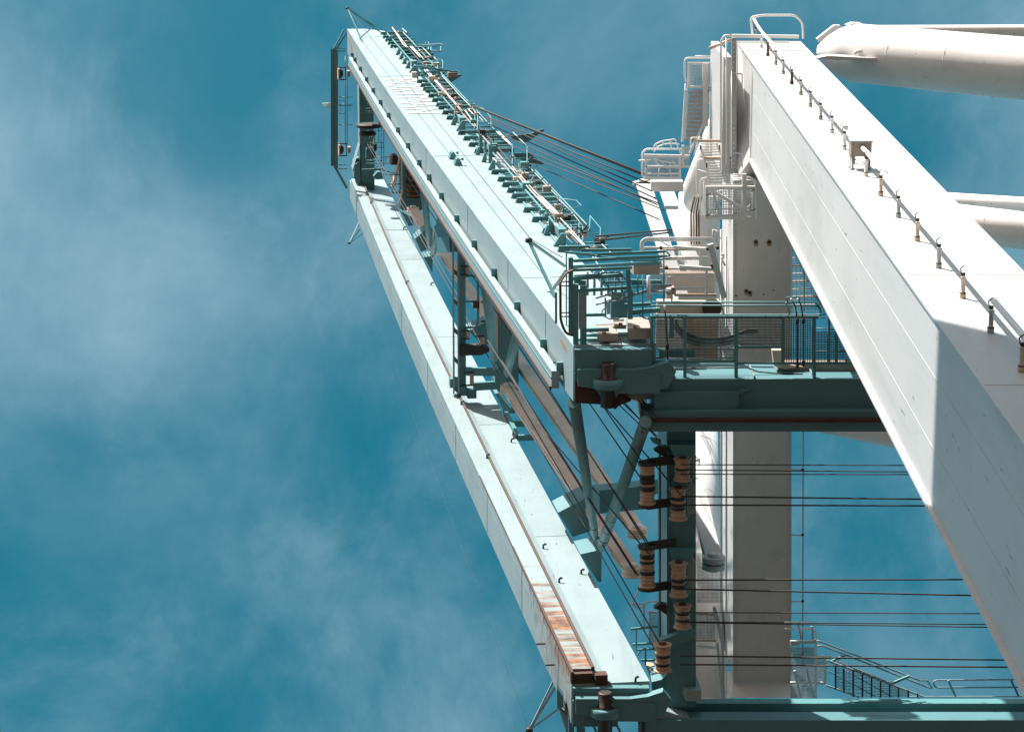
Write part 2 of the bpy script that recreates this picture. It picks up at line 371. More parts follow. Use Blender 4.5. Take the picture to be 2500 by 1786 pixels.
# hinge arms and pins at the foot of the boom
def hinge(v0, name_v):
    y0 = O.y+v0
    def P(x, y): return V((O.x+x, y0+y, 0))
    # bottom plate of the end block, reaching landward to the fixed girder
    if not name_v:
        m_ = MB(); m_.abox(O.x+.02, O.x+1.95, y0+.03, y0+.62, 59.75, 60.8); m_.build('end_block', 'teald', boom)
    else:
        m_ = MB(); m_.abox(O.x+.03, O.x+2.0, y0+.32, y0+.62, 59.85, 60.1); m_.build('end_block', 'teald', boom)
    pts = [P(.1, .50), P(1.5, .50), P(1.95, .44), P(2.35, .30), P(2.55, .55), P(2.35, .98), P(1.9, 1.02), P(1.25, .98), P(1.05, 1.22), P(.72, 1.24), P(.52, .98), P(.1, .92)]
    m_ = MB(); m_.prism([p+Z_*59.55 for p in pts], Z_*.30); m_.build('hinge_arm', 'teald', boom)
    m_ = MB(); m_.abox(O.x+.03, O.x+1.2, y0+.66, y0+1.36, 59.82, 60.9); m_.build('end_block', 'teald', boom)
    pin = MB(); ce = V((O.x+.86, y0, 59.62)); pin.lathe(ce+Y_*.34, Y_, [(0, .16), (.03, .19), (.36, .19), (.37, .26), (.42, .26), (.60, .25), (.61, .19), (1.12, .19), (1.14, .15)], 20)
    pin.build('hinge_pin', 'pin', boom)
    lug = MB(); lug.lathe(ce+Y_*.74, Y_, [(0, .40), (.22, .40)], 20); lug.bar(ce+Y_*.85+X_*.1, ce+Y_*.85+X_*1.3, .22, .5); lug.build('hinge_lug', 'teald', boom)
hinge(0.0, 0); hinge(VL+.05, 1)
m_ = MB(); ey = O.y+1.36
m_.prism([V((O.x+.05, ey-.5, 59.80)), V((O.x+1.2, ey-.5, 59.8)), V((O.x+1.25, ey-.3, 59.8)), V((O.x+1.42, ey-.25, 59.8)), V((O.x+1.30, ey-.05, 59.8)), V((O.x+1.45, ey+.0, 59.8)), V((O.x+1.15, ey+.12, 59.8)), V((O.x+1.05, ey+.22, 59.8)), V((O.x+.9, ey+.1, 59.8)), V((O.x+.05, ey+.05, 59.8))], Z_*.3)
m_.build('end_plate', 'rust', boom)

# lettering painted along the upper girder
cu = bpy.data.curves.new('lettering', 'FONT'); cu.body = 'PORTMAN'; cu.size = 1.0; cu.extrude = 0.0; cu.align_x = 'LEFT'
to = bpy.data.objects.new('lettering_curve', cu); COL.objects.link(to)
bpy.context.view_layer.update()
dg = bpy.context.evaluated_depsgraph_get(); me0 = bpy.data.meshes.new_from_object(to.evaluated_get(dg))
xs = [v.co.x for v in me0.vertices]; ys = [v.co.y for v in me0.vertices]
u0, u1, w0, w1 = 59.6, 46.3, 0.22, 1.78
m_ = MB()
for v_ in me0.vertices:
    fx = (v_.co.x-min(xs))/(max(xs)-min(xs)); fy = (v_.co.y-min(ys))/(max(ys)-min(ys))
    m_.v.append(B(u0+(u1-u0)*fx, -.022, w0+(w1-w0)*fy))
for p_ in me0.polygons: m_.f.append(tuple(p_.vertices)); m_.sm.append(False)
m_.build('lettering', 'text', gu)
bpy.data.objects.remove(to); bpy.data.meshes.remove(me0)

# cross beams between the two girders
def cbeam(ua, ub, v0, v1, w0, w1, name='cross_beam', m='teald'):
    mb = MB(); mb.hexa([B(ua, v0, w0), B(ua, v0, w1), B(ua, v1, w1), B(ua, v1, w0)], [B(ub, v0, w0), B(ub, v0, w1), B(ub, v1, w1), B(ub, v1, w0)])
    return mb.build(name, m, boom)
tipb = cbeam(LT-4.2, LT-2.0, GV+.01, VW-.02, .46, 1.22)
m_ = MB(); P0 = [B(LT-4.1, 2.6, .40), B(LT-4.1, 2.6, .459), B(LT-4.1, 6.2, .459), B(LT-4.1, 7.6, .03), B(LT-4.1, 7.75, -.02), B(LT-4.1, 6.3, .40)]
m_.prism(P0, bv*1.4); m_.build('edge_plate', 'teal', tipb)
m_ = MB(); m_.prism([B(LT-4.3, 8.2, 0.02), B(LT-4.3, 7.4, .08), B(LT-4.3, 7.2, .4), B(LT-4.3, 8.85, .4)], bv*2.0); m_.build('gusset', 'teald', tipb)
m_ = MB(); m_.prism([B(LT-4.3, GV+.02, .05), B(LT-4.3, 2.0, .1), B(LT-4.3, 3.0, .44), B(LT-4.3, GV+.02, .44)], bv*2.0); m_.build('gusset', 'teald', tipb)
# first cross beam inside the boom (behind the two black sheaves)
fp = PY(O.y+4.0)
def wof(u, x, y): return (PU(u)((x, y))-O).dot(nv)+.22*math.sin(math.pi*u/LT)
U1 = (PY(O.y+VW)((975, 515))-O).dot(bv)
wa, wb = wof(U1, 978, 450), wof(U1, 1030, 450)
b1 = cbeam(U1, U1+1.3, GV+.01, VW-.02, wa, wb)
m_ = MB(); m_.hexa([B(U1-.05, 4.0, wa+.02), B(U1-.05, 4.0, wb-.1), B(U1-.05, 5.9, wb-.1), B(U1-.05, 5.9, wa+.02)], [B(U1, 4.0, wa+.02), B(U1, 4.0, wb-.1), B(U1, 5.9, wb-.1), B(U1, 5.9, wa+.02)]); m_.build('cover_plate', 'teal', b1)
m_ = MB(); m_.prism([B(U1-.1, 7.6, wa-.5), B(U1-.1, 6.0, wa-.04), B(U1-.1, 2.2, wa-.04), B(U1-.1, 2.2, wa), B(U1-.1, 6.0, wa), B(U1-.1, 7.7, wa-.3)], bv*.9); m_.build('edge_plate', 'cream', b1)
for p in (Z1(810, 1380), Z1(800, 1505)):
    P = PU(U1-.3)((p[0]+3, p[1]))
    sh = MB(); sh.lathe(P-Y_*.42, Y_, [(0, .42), (.08, .46), (.12, .36), (.2, .36), (.26, .46), (.36, .46), (.40, .36), (.5, .36), (.54, .46), (.62, .46), (.66, .36), (.74, .36), (.8, .46), (.84, .42)], 22); sh.build('sheave', 'dark', b1)
    gr = MB()
    for t in (-.26, .03, .28): gr.lathe(P+Y_*(t-.04), Y_, [(0, .375), (.08, .375)], 22)
    gr.build('sheave_groove', 'orange', b1)
# second cross beam (deep, behind the mast) and the one at the hinge
U2 = (PY(O.y+VW)((1250, 955))-O).dot(bv)
wa, wb = wof(U2, 1215, 850), wof(U2, 1266, 850)
b2 = cbeam(U2, U2+1.8, GV+.01, VW-.02, wa, wb)
m_ = MB(); m_.hexa([B(U2-.1, 3.9, wa+.02), B(U2-.1, 3.9, wb-.05), B(U2-.1, 4.6, wb-.05), B(U2-.1, 4.6, wa+.02)], [B(U2, 3.9, wa+.02), B(U2, 3.9, wb-.05), B(U2, 4.6, wb-.05), B(U2, 4.6, wa+.02)]); m_.build('cover_plate', 'teal', b2)
m_ = MB(); m_.bar(B(U2-.1, 3.0, wa-.04), B(U2-.1, 7.6, wa-.04), .3, .07); m_.build('edge_plate', 'cream', b2)
# slim mast-like frame with a pierced channel
U3 = (PY(O.y+VL)((1130, 963))-O).dot(bv)
wa, wb = wof(U3, 1120, 750), wof(U3, 1137, 750)
b3 = MB(); b3.hexa([B(U3, GV-.3, wa), B(U3, GV-.3, wb), B(U3, VL-.1, wb), B(U3, VL-.1, wa)], [B(U3+.3, GV-.3, wa), B(U3+.3, GV-.3, wb), B(U3+.3, VL-.1, wb), B(U3+.3, VL-.1, wa)])
b3 = b3.build('travel_frame', 'teald', boom)
for wv, nm in ((wa-.20, 'channel_web'), (wa-.02, 'channel_web')):
    m_ = MB(); m_.bar(B(U3, GV-.3, wv), B(U3, VL-.1, wv), .5, .06); m_.build(nm, 'teal', b3)
for k in range(7):
    v = GV+.1+k*1.12; m_ = MB(); m_.prism([B(U3, v, wa-.2), B(U3, v+.18, wa-.02), B(U3, v+.36, wa-.02), B(U3, v+.18, wa-.2)], bv*.25); m_.build('channel_brace', 'teal', b3)
for k, (x, y) in enumerate((ZC(180, 1265), ZC(238, 1325), ZC(310, 1345))):
    P = PU(U3)((x, y)); m_ = MB(); m_.box(P, nv*.17, Y_*.17, bv*.2); m_.build('guide_shoe', 'teald', b3)
for p, hh in ((A4(1050, 1275), 9), (A5(178, 840), 8), (A5(330, 900), 9), (A5(385, 600), 22), (A5(222, 1300), 14)):
    P = PU(U3-.2)(p); e = px2m(P, 1)
    m_ = MB(); m_.lathe(P-Y_*hh*e, Y_, [(t*hh*e/5, (5.6 if k % 2 else 4.4)*e) for k, t in enumerate((0, .6, 1.8, 2.6, 4, 5, 6.2, 7.2, 8.6, 10))], 14)
    m_.build('roller', 'roller', b3)
    m_ = MB()
    for sg in (-1, 1): m_.bar(P+Y_*sg*(hh+2)*e-nv*16*e, P+Y_*sg*(hh+2)*e+nv*5*e, 2.5*e, 4*e)
    m_.build('roller_bracket', 'dark', b3)
m_ = MB(); P = PU(U3-.3)
m_.prism([P(A5(100, 960)), P(A5(330, 950)), P(A5(405, 985)), P(A5(400, 1020)), P(A5(320, 1055)), P(A5(100, 1060))], bv*.4); m_.build('sheave_guard', 'dark', b3)
m_ = MB(); m_.poly(pl([A5(150, 228), A5(285, 230), A5(290, 500), A5(285, 760), A5(160, 768)], PU(U3-.1)), .045, 8, .2); m_.bar(*pl([A5(150, 497), A5(290, 493)], PU(U3-.1)), .07); m_.build('guard_hoop', 'tealf', b3)
m_ = MB(); m_.box(PU(U3-.15)(A5(268, 527)), nv*.11, Y_*.12, bv*.1); m_.build('switch_box', 'dark', b3)
fr = MB(); P = PU(U3-.1)
for a, b_ in ((A5(150, 1222), A5(495, 1228)), (A5(235, 1380), A5(500, 1365))): fr.bar(P(a), P(b_), .17, .3)
fr.bar(P(A5(490, 1235)), P(A5(490, 1370)), .13, .2); fr.build('roller_frame', 'tealf', b3)
# lower walkway rungs at the landward side of the lower girder
lad = MB(); P = PY(O.y+VW)
k4 = q(1000, 880, .2279)
for a, b_ in ((k4(1000, 530), k4(1130, 530)), (k4(1085, 675), k4(1235, 675)), (k4(1165, 825), k4(1335, 820)), (k4(1030, 560), k4(1160, 820))): lad.bar(P(a), P(b_), .14, .2)
lad.build('walkway_bracket', 'tealf', boom)

# brace tubes in V pairs with gusset plates on the lower girder
def brace(pa, pb, ya, yb, ra, rb_):
    P, Q = PY(O.y+ya)(pa), PY(O.y+yb)(pb)
    mb = MB(); mb.rings([P, P.lerp(Q, .93), Q], [px2m(P, ra), px2m(Q, rb_), px2m(Q, rb_*.7)], 16)
    o = mb.build('brace_tube', 'tealm', boom)
    for t in (.72, .82, .9):
        R = P.lerp(Q, t); d = (Q-P).normalized(); r = px2m(R, rb_)*1.06
        k = MB(); k.lathe(R-d*.03, d, [(0, r), (.06, r)], 16); k.build('clamp_band', 'dark', o)
    return o
brace(A4(415, 0), A4(520, 960), 1.5, 7.8, 9, 7); brace(A4(720, 300), A4(560, 1050), 1.5, 8.0, 8.5, 7.5)
brace(A5(350, 200), A5(465, 1190), 1.5, 7.4, 13.5, 8); brace(A5(720, 720), A5(585, 1260), 1.5, 7.6, 12, 10)
brace(ZD(300, 240), ZD(455, 1220), 1.6, 7.6, 16, 10); brace(ZD(815, 380), ZD(490, 1300), 1.8, 7.9, 15.5, 12.5)
def gusset(pts, y, th=.5):
    u = (PY(O.y+y)(tuple(sum(q_[i] for q_ in pts)/len(pts) for i in (0, 1)))-O).dot(bv)
    mb = MB(); mb.prism(pl(pts, PU(u)), bv*th); mb.build('gusset', 'teald', boom)
gusset([ZD(185, 1035), ZD(365, 940), ZD(460, 900), ZD(470, 1150), ZD(290, 1210)], 8.2, 1.3)
gusset([ZD(345, 1335), ZD(500, 1300), ZD(495, 1535), ZD(470, 1530)], 8.5, 1.3)
gusset([A4(310, 830), A4(440, 710), A4(560, 690), A4(540, 960), A4(395, 1010)], 8.0, 1.3)
gusset([A4(430, 1090), A4(560, 1070), A4(555, 1310)], 8.3, 1.3)
gusset([A5(190, 800), A5(380, 705), A5(420, 930), A5(340, 960)], 7.6, 1.2)
gusset([A4(110, 440), A4(260, 520), A4(300, 640), A4(220, 650)], 8.0, 1.0)
for p, r_ in ((A4(665, 745), A4(860, 690)), (A4(700, 920), A4(880, 900))):
    P, Q = PY(O.y+3.4)(p), PY(O.y+3.0)(r_); m_ = MB(); m_.bar(P, Q, .45, .6); m_.build('strut', 'teald', boom)
m_ = MB(); m_.bar(PY(O.y+6.6)(ZD(455, 940)), PY(O.y+6.6)(ZD(800, 905)), .62, .7); m_.bar(PY(O.y+6.6)(ZD(730, 895)), PY(O.y+6.2)(ZD(910, 845)), .3, .4); m_.build('strut', 'teald', boom)
gusset([A5(465, 1455), A5(500, 1450), A5(640, 1624), A5(600, 1640), A5(560, 1640)], 7.9, .6)

# ---------------------------------------------------------------- forestay links folded along the boom
def eyebar(name, label, pa, pb, ya, yb, wa, wb, m, th=.09, eye=1.4, gap=.0, grp='forestay links'):
    P, Q = PY(ya)(pa), PY(yb)(pb)
    t = thing(name, label, 'forestay link', P, grp)
    d = (Q-P).normalized(); sd = d.cross(Y_).normalized()
    wa, wb = px2m(P, wa), px2m(Q, wb)
    for sg in ((-1, 1) if gap else (0,)):
        mb = MB(); o = Y_*(gap*sg-th/2)
        mb.prism([P-sd*wa/2+o, P+sd*wa/2+o, Q+sd*wb/2+o, Q-sd*wb/2+o], Y_*th)
        mb.lathe(P+o, Y_, [(0, wa*eye*.5), (th*1.6, wa*eye*.5)], 20); mb.lathe(Q+o, Y_, [(0, wb*eye*.5), (th*1.6, wb*eye*.5)], 20)
        mb.build('link_plate', m, t)
    for R, wd in ((P, wa), (Q, wb)):
        mb = MB(); mb.lathe(R-Y_*(gap+th*1.6), Y_, [(0, wd*.30), (.02, wd*.36), (th*1.2+.02, wd*.36), (th*3.2+gap*2, wd*.36), (th*3.4+gap*2, wd*.3)], 16)
        mb.build('link_pin', 'whiter', t)
    return t
eyebar('forestay_link', 'long cream forestay link running behind the brace tubes towards the upper round pin', (1008, 512), (1556, 1296), O.y+8.2, O.y+8.4, 22, 36, 'cream', gap=.07, eye=1.35)
eyebar('forestay_link', 'cream forestay link from the deep cross beam down to the lower pair of round pins', (1240, 948), (1543, 1392), O.y+7.9, O.y+8.2, 28, 36, 'cream', gap=.07, eye=1.35)
eyebar('forestay_link', 'left one of two broad sunlit white links hanging from pins below the caged ladder', Z5(172, 1002), (1668, 742), 14.2, 14.2, 37, 38, 'white')
eyebar('forestay_link', 'right one of two broad sunlit white links hanging from pins below the caged ladder', Z5(297, 1002), (1725, 742), 14.5, 14.5, 34, 42, 'white')
eyebar('forestay_link', 'white slanting link ending at a round pin beside the lower end of the white beam', ZA(395, 210), ZA(520, 730), 19.0, 20.0, 36, 40, 'white', gap=.1)
# ================================================================== FIXED TEAL GIRDERS
ZG = 60.0
def slab(mb, p0, p1, z0, z1, x1=None):     # box whose underside is surveyed at height z0 between two picture corners
    a, b_ = PZ(z0)(p0), PZ(z0)(p1)
    return mb.abox(min(a.x, b_.x), x1 if x1 else max(a.x, b_.x), min(a.y, b_.y), max(a.y, b_.y), z0, z1)
fg = thing('trolley_girder', 'dark teal horizontal girder crossing behind the white leg below the mesh walkway', 'girder', PZ(ZG)((1592, 960)))
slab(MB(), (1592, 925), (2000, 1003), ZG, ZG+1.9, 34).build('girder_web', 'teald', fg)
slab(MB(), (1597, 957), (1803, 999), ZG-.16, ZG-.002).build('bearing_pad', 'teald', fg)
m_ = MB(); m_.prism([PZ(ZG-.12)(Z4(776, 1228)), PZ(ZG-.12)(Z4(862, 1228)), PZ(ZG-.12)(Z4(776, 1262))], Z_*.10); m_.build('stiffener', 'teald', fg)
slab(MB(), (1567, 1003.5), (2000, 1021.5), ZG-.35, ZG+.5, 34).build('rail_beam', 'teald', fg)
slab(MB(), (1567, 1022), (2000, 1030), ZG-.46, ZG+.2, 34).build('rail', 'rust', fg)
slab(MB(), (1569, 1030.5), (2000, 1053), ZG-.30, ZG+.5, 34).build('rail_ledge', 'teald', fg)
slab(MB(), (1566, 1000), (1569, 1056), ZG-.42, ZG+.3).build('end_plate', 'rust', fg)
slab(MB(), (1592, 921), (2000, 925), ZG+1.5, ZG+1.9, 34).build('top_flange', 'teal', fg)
for x in (1840, 1985):
    slab(MB(), (x, 917.5), (x+3, 924.8), ZG+.02, ZG+1.45).build('stiffener', 'teal', fg)
slab(MB(), (1556, 917), (1647, 936), ZG-.25, ZG-.05).build('hinge_lug', 'teald', fg)
slab(MB(), (1560, 900), (1640, 917), ZG+.1, ZG+.5).build('hinge_lug', 'teal', fg)
lg = thing('trolley_girder', 'lower teal girder along the bottom edge with a ledge painted darker as shade', 'girder', PZ(ZG)((1569, 1757)))
yb = PZ(61.9)((1800, 1716)).y; yr = PZ(ZG)((1800, 1757)).y
xe = PZ(ZG)((1569, 1757)).x
MB().abox(xe+.0, 34, yb, yb+1.9, 61.9, 62.25).build('top_flange', 'tealf', lg)
MB().abox(xe+.05, 34, yr, yr+.55, ZG, ZG+.60).build('rail_ledge', 'teald', lg)  # darker teal stands in for the shade missing on this ledge
MB().abox(xe+.05, 34, yr+.56, yr+1.5, ZG+.05, ZG+1.88).build('girder_web', 'teald', lg)
MB().abox(xe-.02, 34, yb+.25, yb+.5, 61.6, 61.89).build('rail', 'rust', lg)
MB().abox(xe-.03, xe+.04, yr-.03, yr+1.5, ZG-.05, ZG+.9).build('end_plate', 'rust', lg)
m_ = MB(); a = PZ(ZG)((1640, 1757)); m_.prism([V((xe+.06, yr-.22, ZG+.1)), V((a.x-.15, yr-.22, ZG+.1)), V((a.x+.45, yr-.003, ZG+.1)), V((xe+.06, yr-.003, ZG+.1))], Z_*.5); m_.build('ledge_shoe', 'teal', lg)
# beam across the hinge line, with rollers
hb = thing('hinge_cross_beam', 'dark teal cross beam between the two fixed girders carrying tan rope rollers', 'cross beam', PZ(60.5)((1665, 1400)))
bl = [PZ(60.5)(p) for p in ((1630, 1048), (1699, 1048), (1699, 1725), (1630, 1725))]
tl = [V((p.x, p.y, 64.9)) for p in bl]; dx = tl[1].x-tl[0].x
MB().hexa(bl, tl).build('box_beam', 'teald', hb)
m_ = MB(); m_.hexa([bl[0]-X_*.02-Z_*.02, bl[0]+X_*.06-Z_*.02, bl[3]+X_*.06-Z_*.02, bl[3]-X_*.02-Z_*.02], [bl[0]-X_*.02+Z_*.01, bl[0]+X_*.06+Z_*.01, bl[3]+X_*.06+Z_*.01, bl[3]-X_*.02+Z_*.01]); m_.build('edge_strip', 'teald', hb)
f0 = [PZ(60.2)(p) for p in ((1676, 1684), (1712, 1684), (1712, 1710), (1676, 1710))]
f1 = [PZ(61.6)(p) for p in ((1630, 1640), (1698, 1640), (1712, 1706), (1676, 1706))]
MB().hexa(f0, f1).build('foot_box', 'teal', hb)
m_ = MB(); m_.prism(pl([A8(270, 975), A8(395, 945), A8(450, 900), A8(490, 830), A8(720, 1220), A8(640, 1190), A8(290, 1215)], PZ(60.8)), Z_*1.2); m_.build('knee_plate', 'teald', hb)
for pts in ([ZA(285, 120), ZA(428, 120), ZA(400, 182), ZA(318, 188)], [ZA(290, 678), ZA(428, 675), ZA(380, 732), ZA(302, 738)], [ZA(290, 915), ZA(400, 905), ZA(380, 955), ZA(310, 955)], [ZA(300, 318), ZA(395, 318), ZA(385, 345), ZA(305, 345)]):
    m_ = MB(); m_.prism(pl(pts, PZ(60.1)), Z_*.38); m_.build('roller_hood', 'tealf', hb)
for pts in ([ZA(400, 185), ZA(426, 130), ZA(426, 270), ZA(412, 310)], [ZA(382, 360), ZA(402, 300), ZA(426, 350), ZA(426, 470), ZA(385, 500)], [ZA(382, 745), ZA(402, 690), ZA(426, 740), ZA(426, 860), ZA(385, 905)]):
    m_ = MB(); m_.prism(pl(pts, PZ(60.25)), Z_*.2); m_.build('side_plate', 'teal', hb)
tpx(MB(), [ZA(239, 90), ZA(239, 1150)], PZ(60.8), 2.2).build('rusty_edge_pipe', 'rust', hb)
m_ = MB(); m_.prism(pl([ZA(200, 1160), ZA(330, 1110), ZA(425, 1095), ZA(425, 1130), ZA(300, 1180), ZA(250, 1190)], PZ(60.15)), Z_*.3); m_.build('roller_arm', 'tealf', hb)
m_ = MB(); m_.prism(pl([ZA(207, 150), ZA(235, 132), ZA(275, 130), ZA(275, 185), ZA(240, 170)], PZ(60.2)), Z_*.25); m_.build('roller_arm', 'dark', hb)
m_ = MB(); m_.prism(pl([ZA(188, 90), ZA(240, 98), ZA(240, 125), ZA(205, 110)], PZ(60.2)), Z_*.25); m_.build('roller_arm', 'tealf', hb)
m_ = MB(); m_.prism(pl([ZA(207, 975), ZA(240, 952), ZA(275, 960), ZA(275, 1010), ZA(240, 985)], PZ(60.2)), Z_*.25); m_.build('roller_arm', 'dark', hb)

def roller(pt, pb, rp, beads, label, z=59.85, worn=(), arms=None):
    P, Q = PZ(z)(pt), PZ(z)(pb); r = px2m(P, rp); ax = (Q-P); h = ax.length; ax.normalize()
    t = thing('rope_roller', label, 'rope roller', (P+Q)/2, 'tan rope rollers on the cross beam')
    prof = [(0, r*1.16), (h*.035, r*1.18), (h*.05, r*1.0)]
    for k in range(beads):
        a = .06+.86*k/beads; b_ = .86/beads
        prof += [(h*(a+b_*.06), r*.84), (h*(a+b_*.3), r*.97), (h*(a+b_*.5), r*1.0), (h*(a+b_*.7), r*.97), (h*(a+b_*.94), r*.84)]
    prof += [(h*.94, r*1.0), (h*.955, r*1.18), (h, r*1.16)]
    m_ = MB(); m_.lathe(P, ax, prof, 24); m_.build('drum', 'roller', t)
    for f in worn:
        m_ = MB(); m_.lathe(P+ax*h*(f-.055), ax, [(0, r*.97), (h*.02, r*1.005), (h*.09, r*1.005), (h*.11, r*.97)], 24); m_.build('greasy_band', 'grease', t)
    m_ = MB(); m_.lathe(P-ax*h*.05, ax, [(0, r*.45), (h*.05, r*.5)], 16); m_.lathe(Q, ax, [(0, r*.5), (h*.06, r*.4)], 16); m_.build('axle', 'rust', t, kind='stuff')
    if arms:
        for R in (P-ax*h*.04, Q+ax*h*.04):
            m_ = MB(); m_.lathe(R-ax*.03, ax, [(0, r*1.25), (.06, r*1.25)], 18); m_.bar(R, R+X_*arms+Z_*.35, .07, .22); m_.build('roller_bracket', 'dark', t)
    return t
roller(ZA(172, 222), ZA(172, 428), 18.5, 9, 'upper outer rope roller hanging left of the cross beam', arms=.75, worn=(.3, .42, .6))
roller(ZA(172, 658), ZA(172, 862), 18.5, 9, 'lower outer rope roller hanging left of the cross beam', arms=.75, worn=(.2, .34, .62))
roller(ZA(357, 188), ZA(357, 303), 19.5, 4, 'topmost rope roller on the middle of the cross beam, with three thin ropes', worn=(.45,))
roller(ZA(335, 345), ZA(335, 508), 19.5, 6, 'second rope roller down the middle of the cross beam, with thick black bands', worn=(.3, .52, .62))
roller(ZA(337, 735), ZA(337, 908), 19.5, 6, 'third rope roller down the middle of the cross beam, with two rope bands', worn=(.52, .7))
roller(ZA(357, 955), ZA(357, 1074), 19.5, 4, 'short rope roller above the sloping arm of the cross beam', worn=(.35, .62))
roller(ZA(254, 1162), ZA(254, 1302), 19.5, 5, 'lowest rope roller with a rusty cap beside the lower boom girder', worn=(.42, .72))

# ================================================================== WIRE ROPES
ORD = 'first second third fourth fifth sixth seventh eighth ninth tenth eleventh last'.split(); CNT = {}
def rope(a, b_, pa, pb, r, label, m='rope', grp='wire ropes', pts=None):
    CNT[grp] = CNT.get(grp, -1)+1
    label = label.replace('#', ORD[CNT[grp]])
    P, Q = pa(a), pb(b_)
    return solo(MB().tube(P, Q, r, 6), 'wire_rope', m, P, label, 'wire rope', grp)
hz = '# level dark rope from the top, running right from the rollers'
for a, b_, r in ((1133.6, 1136.5, .014), (1146.5, 1154, .014), (1157, 1158, .014), (1211, 1221, .021), (1232, 1235, .021), (1415, 1413.5, .021), (1437, 1456, .021), (1494, 1497.5, .014), (1517, 1524, .015), (1518.5, 1532, .015), (1600, 1611, .021), (1621, 1628, .021)):
    rope((1662, a), (3400, b_+(b_-a)), PZ(59.62), PZ(59.62), r, hz, grp='level ropes to the right of the rollers')
F = lambda f: PF(f)
ug = '# rusty rope slanting from the lowest roller along the lower girder to the boom tip'
for o in (0, 12): rope((1603+o*.6, 1592-o*1.9), (889+o*.5, 338), PZ(59.8), F(139), .02, ug, 'roper', 'ropes along the lower boom girder')
mgp = '# of eight slanting ropes between the two boom girders and the rollers'
for a, b_, fa, fb in (((1583, 1325), (990, 425), 61.5, 112), ((1590, 1345), (1095, 560), 62, 98), ((1570, 1175), (1385, 905), 61.8, 70), ((1569, 1130), (1395, 880), 61.8, 70),
                      ((1552, 1400), (1190, 830), 62.5, 84), ((1558, 1404), (1225, 880), 62.5, 82), ((1592, 1360), (1285, 1000), 61.8, 76), ((1660, 1205), (1310, 800), 61.4, 74)):
    rope(a, b_, F(fa), F(fb), .02, mgp, 'roper' if a[1] > 1380 else 'rope', 'ropes between the boom girders')
for a, b_ in (((1466, 945), (1582, 1055)), ((1478, 942), (1605, 1065)), ((1486, 940), (1612, 1078)), ((1514, 928), (1600, 1022)), ((1521, 926), (1607, 1020))):
    rope(a, b_, F(63.5), F(61), .022 if a[0] > 1500 else .015, '# short dark rope from the left dropping from under the upper hinge', grp='ropes below the upper hinge')
fan = '# rope from the top of the fan behind the boom'
for a, b_, r in ((Z2(500, 253), (1580, 427), .022), (Z2(505, 262), (1580, 431), .022), (Z2(600, 335), (1585, 448), .017), (Z2(600, 350), (1590, 466), .017), (Z2(615, 395), (1600, 484), .017), (Z2(700, 470), (1605, 500), .017), (Z2(830, 580), (1610, 497), .017), (Z2(900, 640), (1620, 512), .015), (Z2(940, 700), (1610, 536), .017)):
    rope(a, b_, F(100), F(79), r*1.25, fan, 'roper', 'fan of ropes behind the boom')
for a, b_ in ((Z3(640, 303), (1640, 561)), (Z3(640, 335), (1640, 567))):
    rope(a, b_, F(72), F(76), .03, '# of two thick nearly level ropes behind the boom foot, from the top', grp='thick ropes behind the boom foot')
rope((849, 21), (1293, 580), F(139), F(70), .011, 'thin wire along the lettered face between two triangular outriggers', grp='signal wires')
rope((1293, 582), (1372, 628), F(70), F(66), .011, 'thin wire from the triangular outrigger to the hinge equipment', grp='signal wires')
rope((853, 594), (1292, 1778), F(130), F(62), .003, 'very thin wire hanging against the sky left of the lower girder', grp='signal wires')

# ================================================================== WHITE PORTAL
ML = .0195
leg = thing('portal_leg', 'huge white square leg crossing the right half of the picture', 'crane leg', (5.6, 8.9, -1.7))
X0, X1, YA, YBk = 5.5, 7.46, 7.45, 10.3
ZT = 76.6
legbox(MB(), X0+.04, X1, YA+.045, YBk-.05, -1.7, ZT, ML).build('box_column', 'white', leg)
legbox(MB(), X0-.012, X1+.01, YA, YA+.044, -1.7, ZT+.05, ML).build('outer_plate', 'white', leg)
legbox(MB(), X0-.035, X1, YBk-.049, YBk, -1.7, 70.8, ML).build('inner_plate', 'white', leg)
for z in (24, 31, 38.5, 47, 57, 66):
    m_ = MB(); x = ML*z; m_.bar(V((X0+.02+x, YA-.004, z)), V((X1-.02+x, YA-.004, z)), .03, .006, Y_); m_.build('weld_seam', 'white', leg)
for y in (8.35, 9.4):
    m_ = MB(); m_.bar(V((X0+.036+ML*20, y, 20)), V((X0+.036+ML*70, y, 70)), .02, .004, X_); m_.build('weld_seam', 'white', leg)
for p0, p1 in (((2206, 1085), (2238, 1146)), ((2378, 1410), (2424, 1498)), ((2440, 1530), (2500, 1645))):
    m_ = MB(); a, b_ = PY(YBk+.003)(p0), PY(YBk+.003)(p1); a.x -= .012; b_.x -= .012; m_.bar(a, b_, .07, .012); m_.build('rust_run', 'rust' if p0[0] < 2300 else 'whiter', leg)
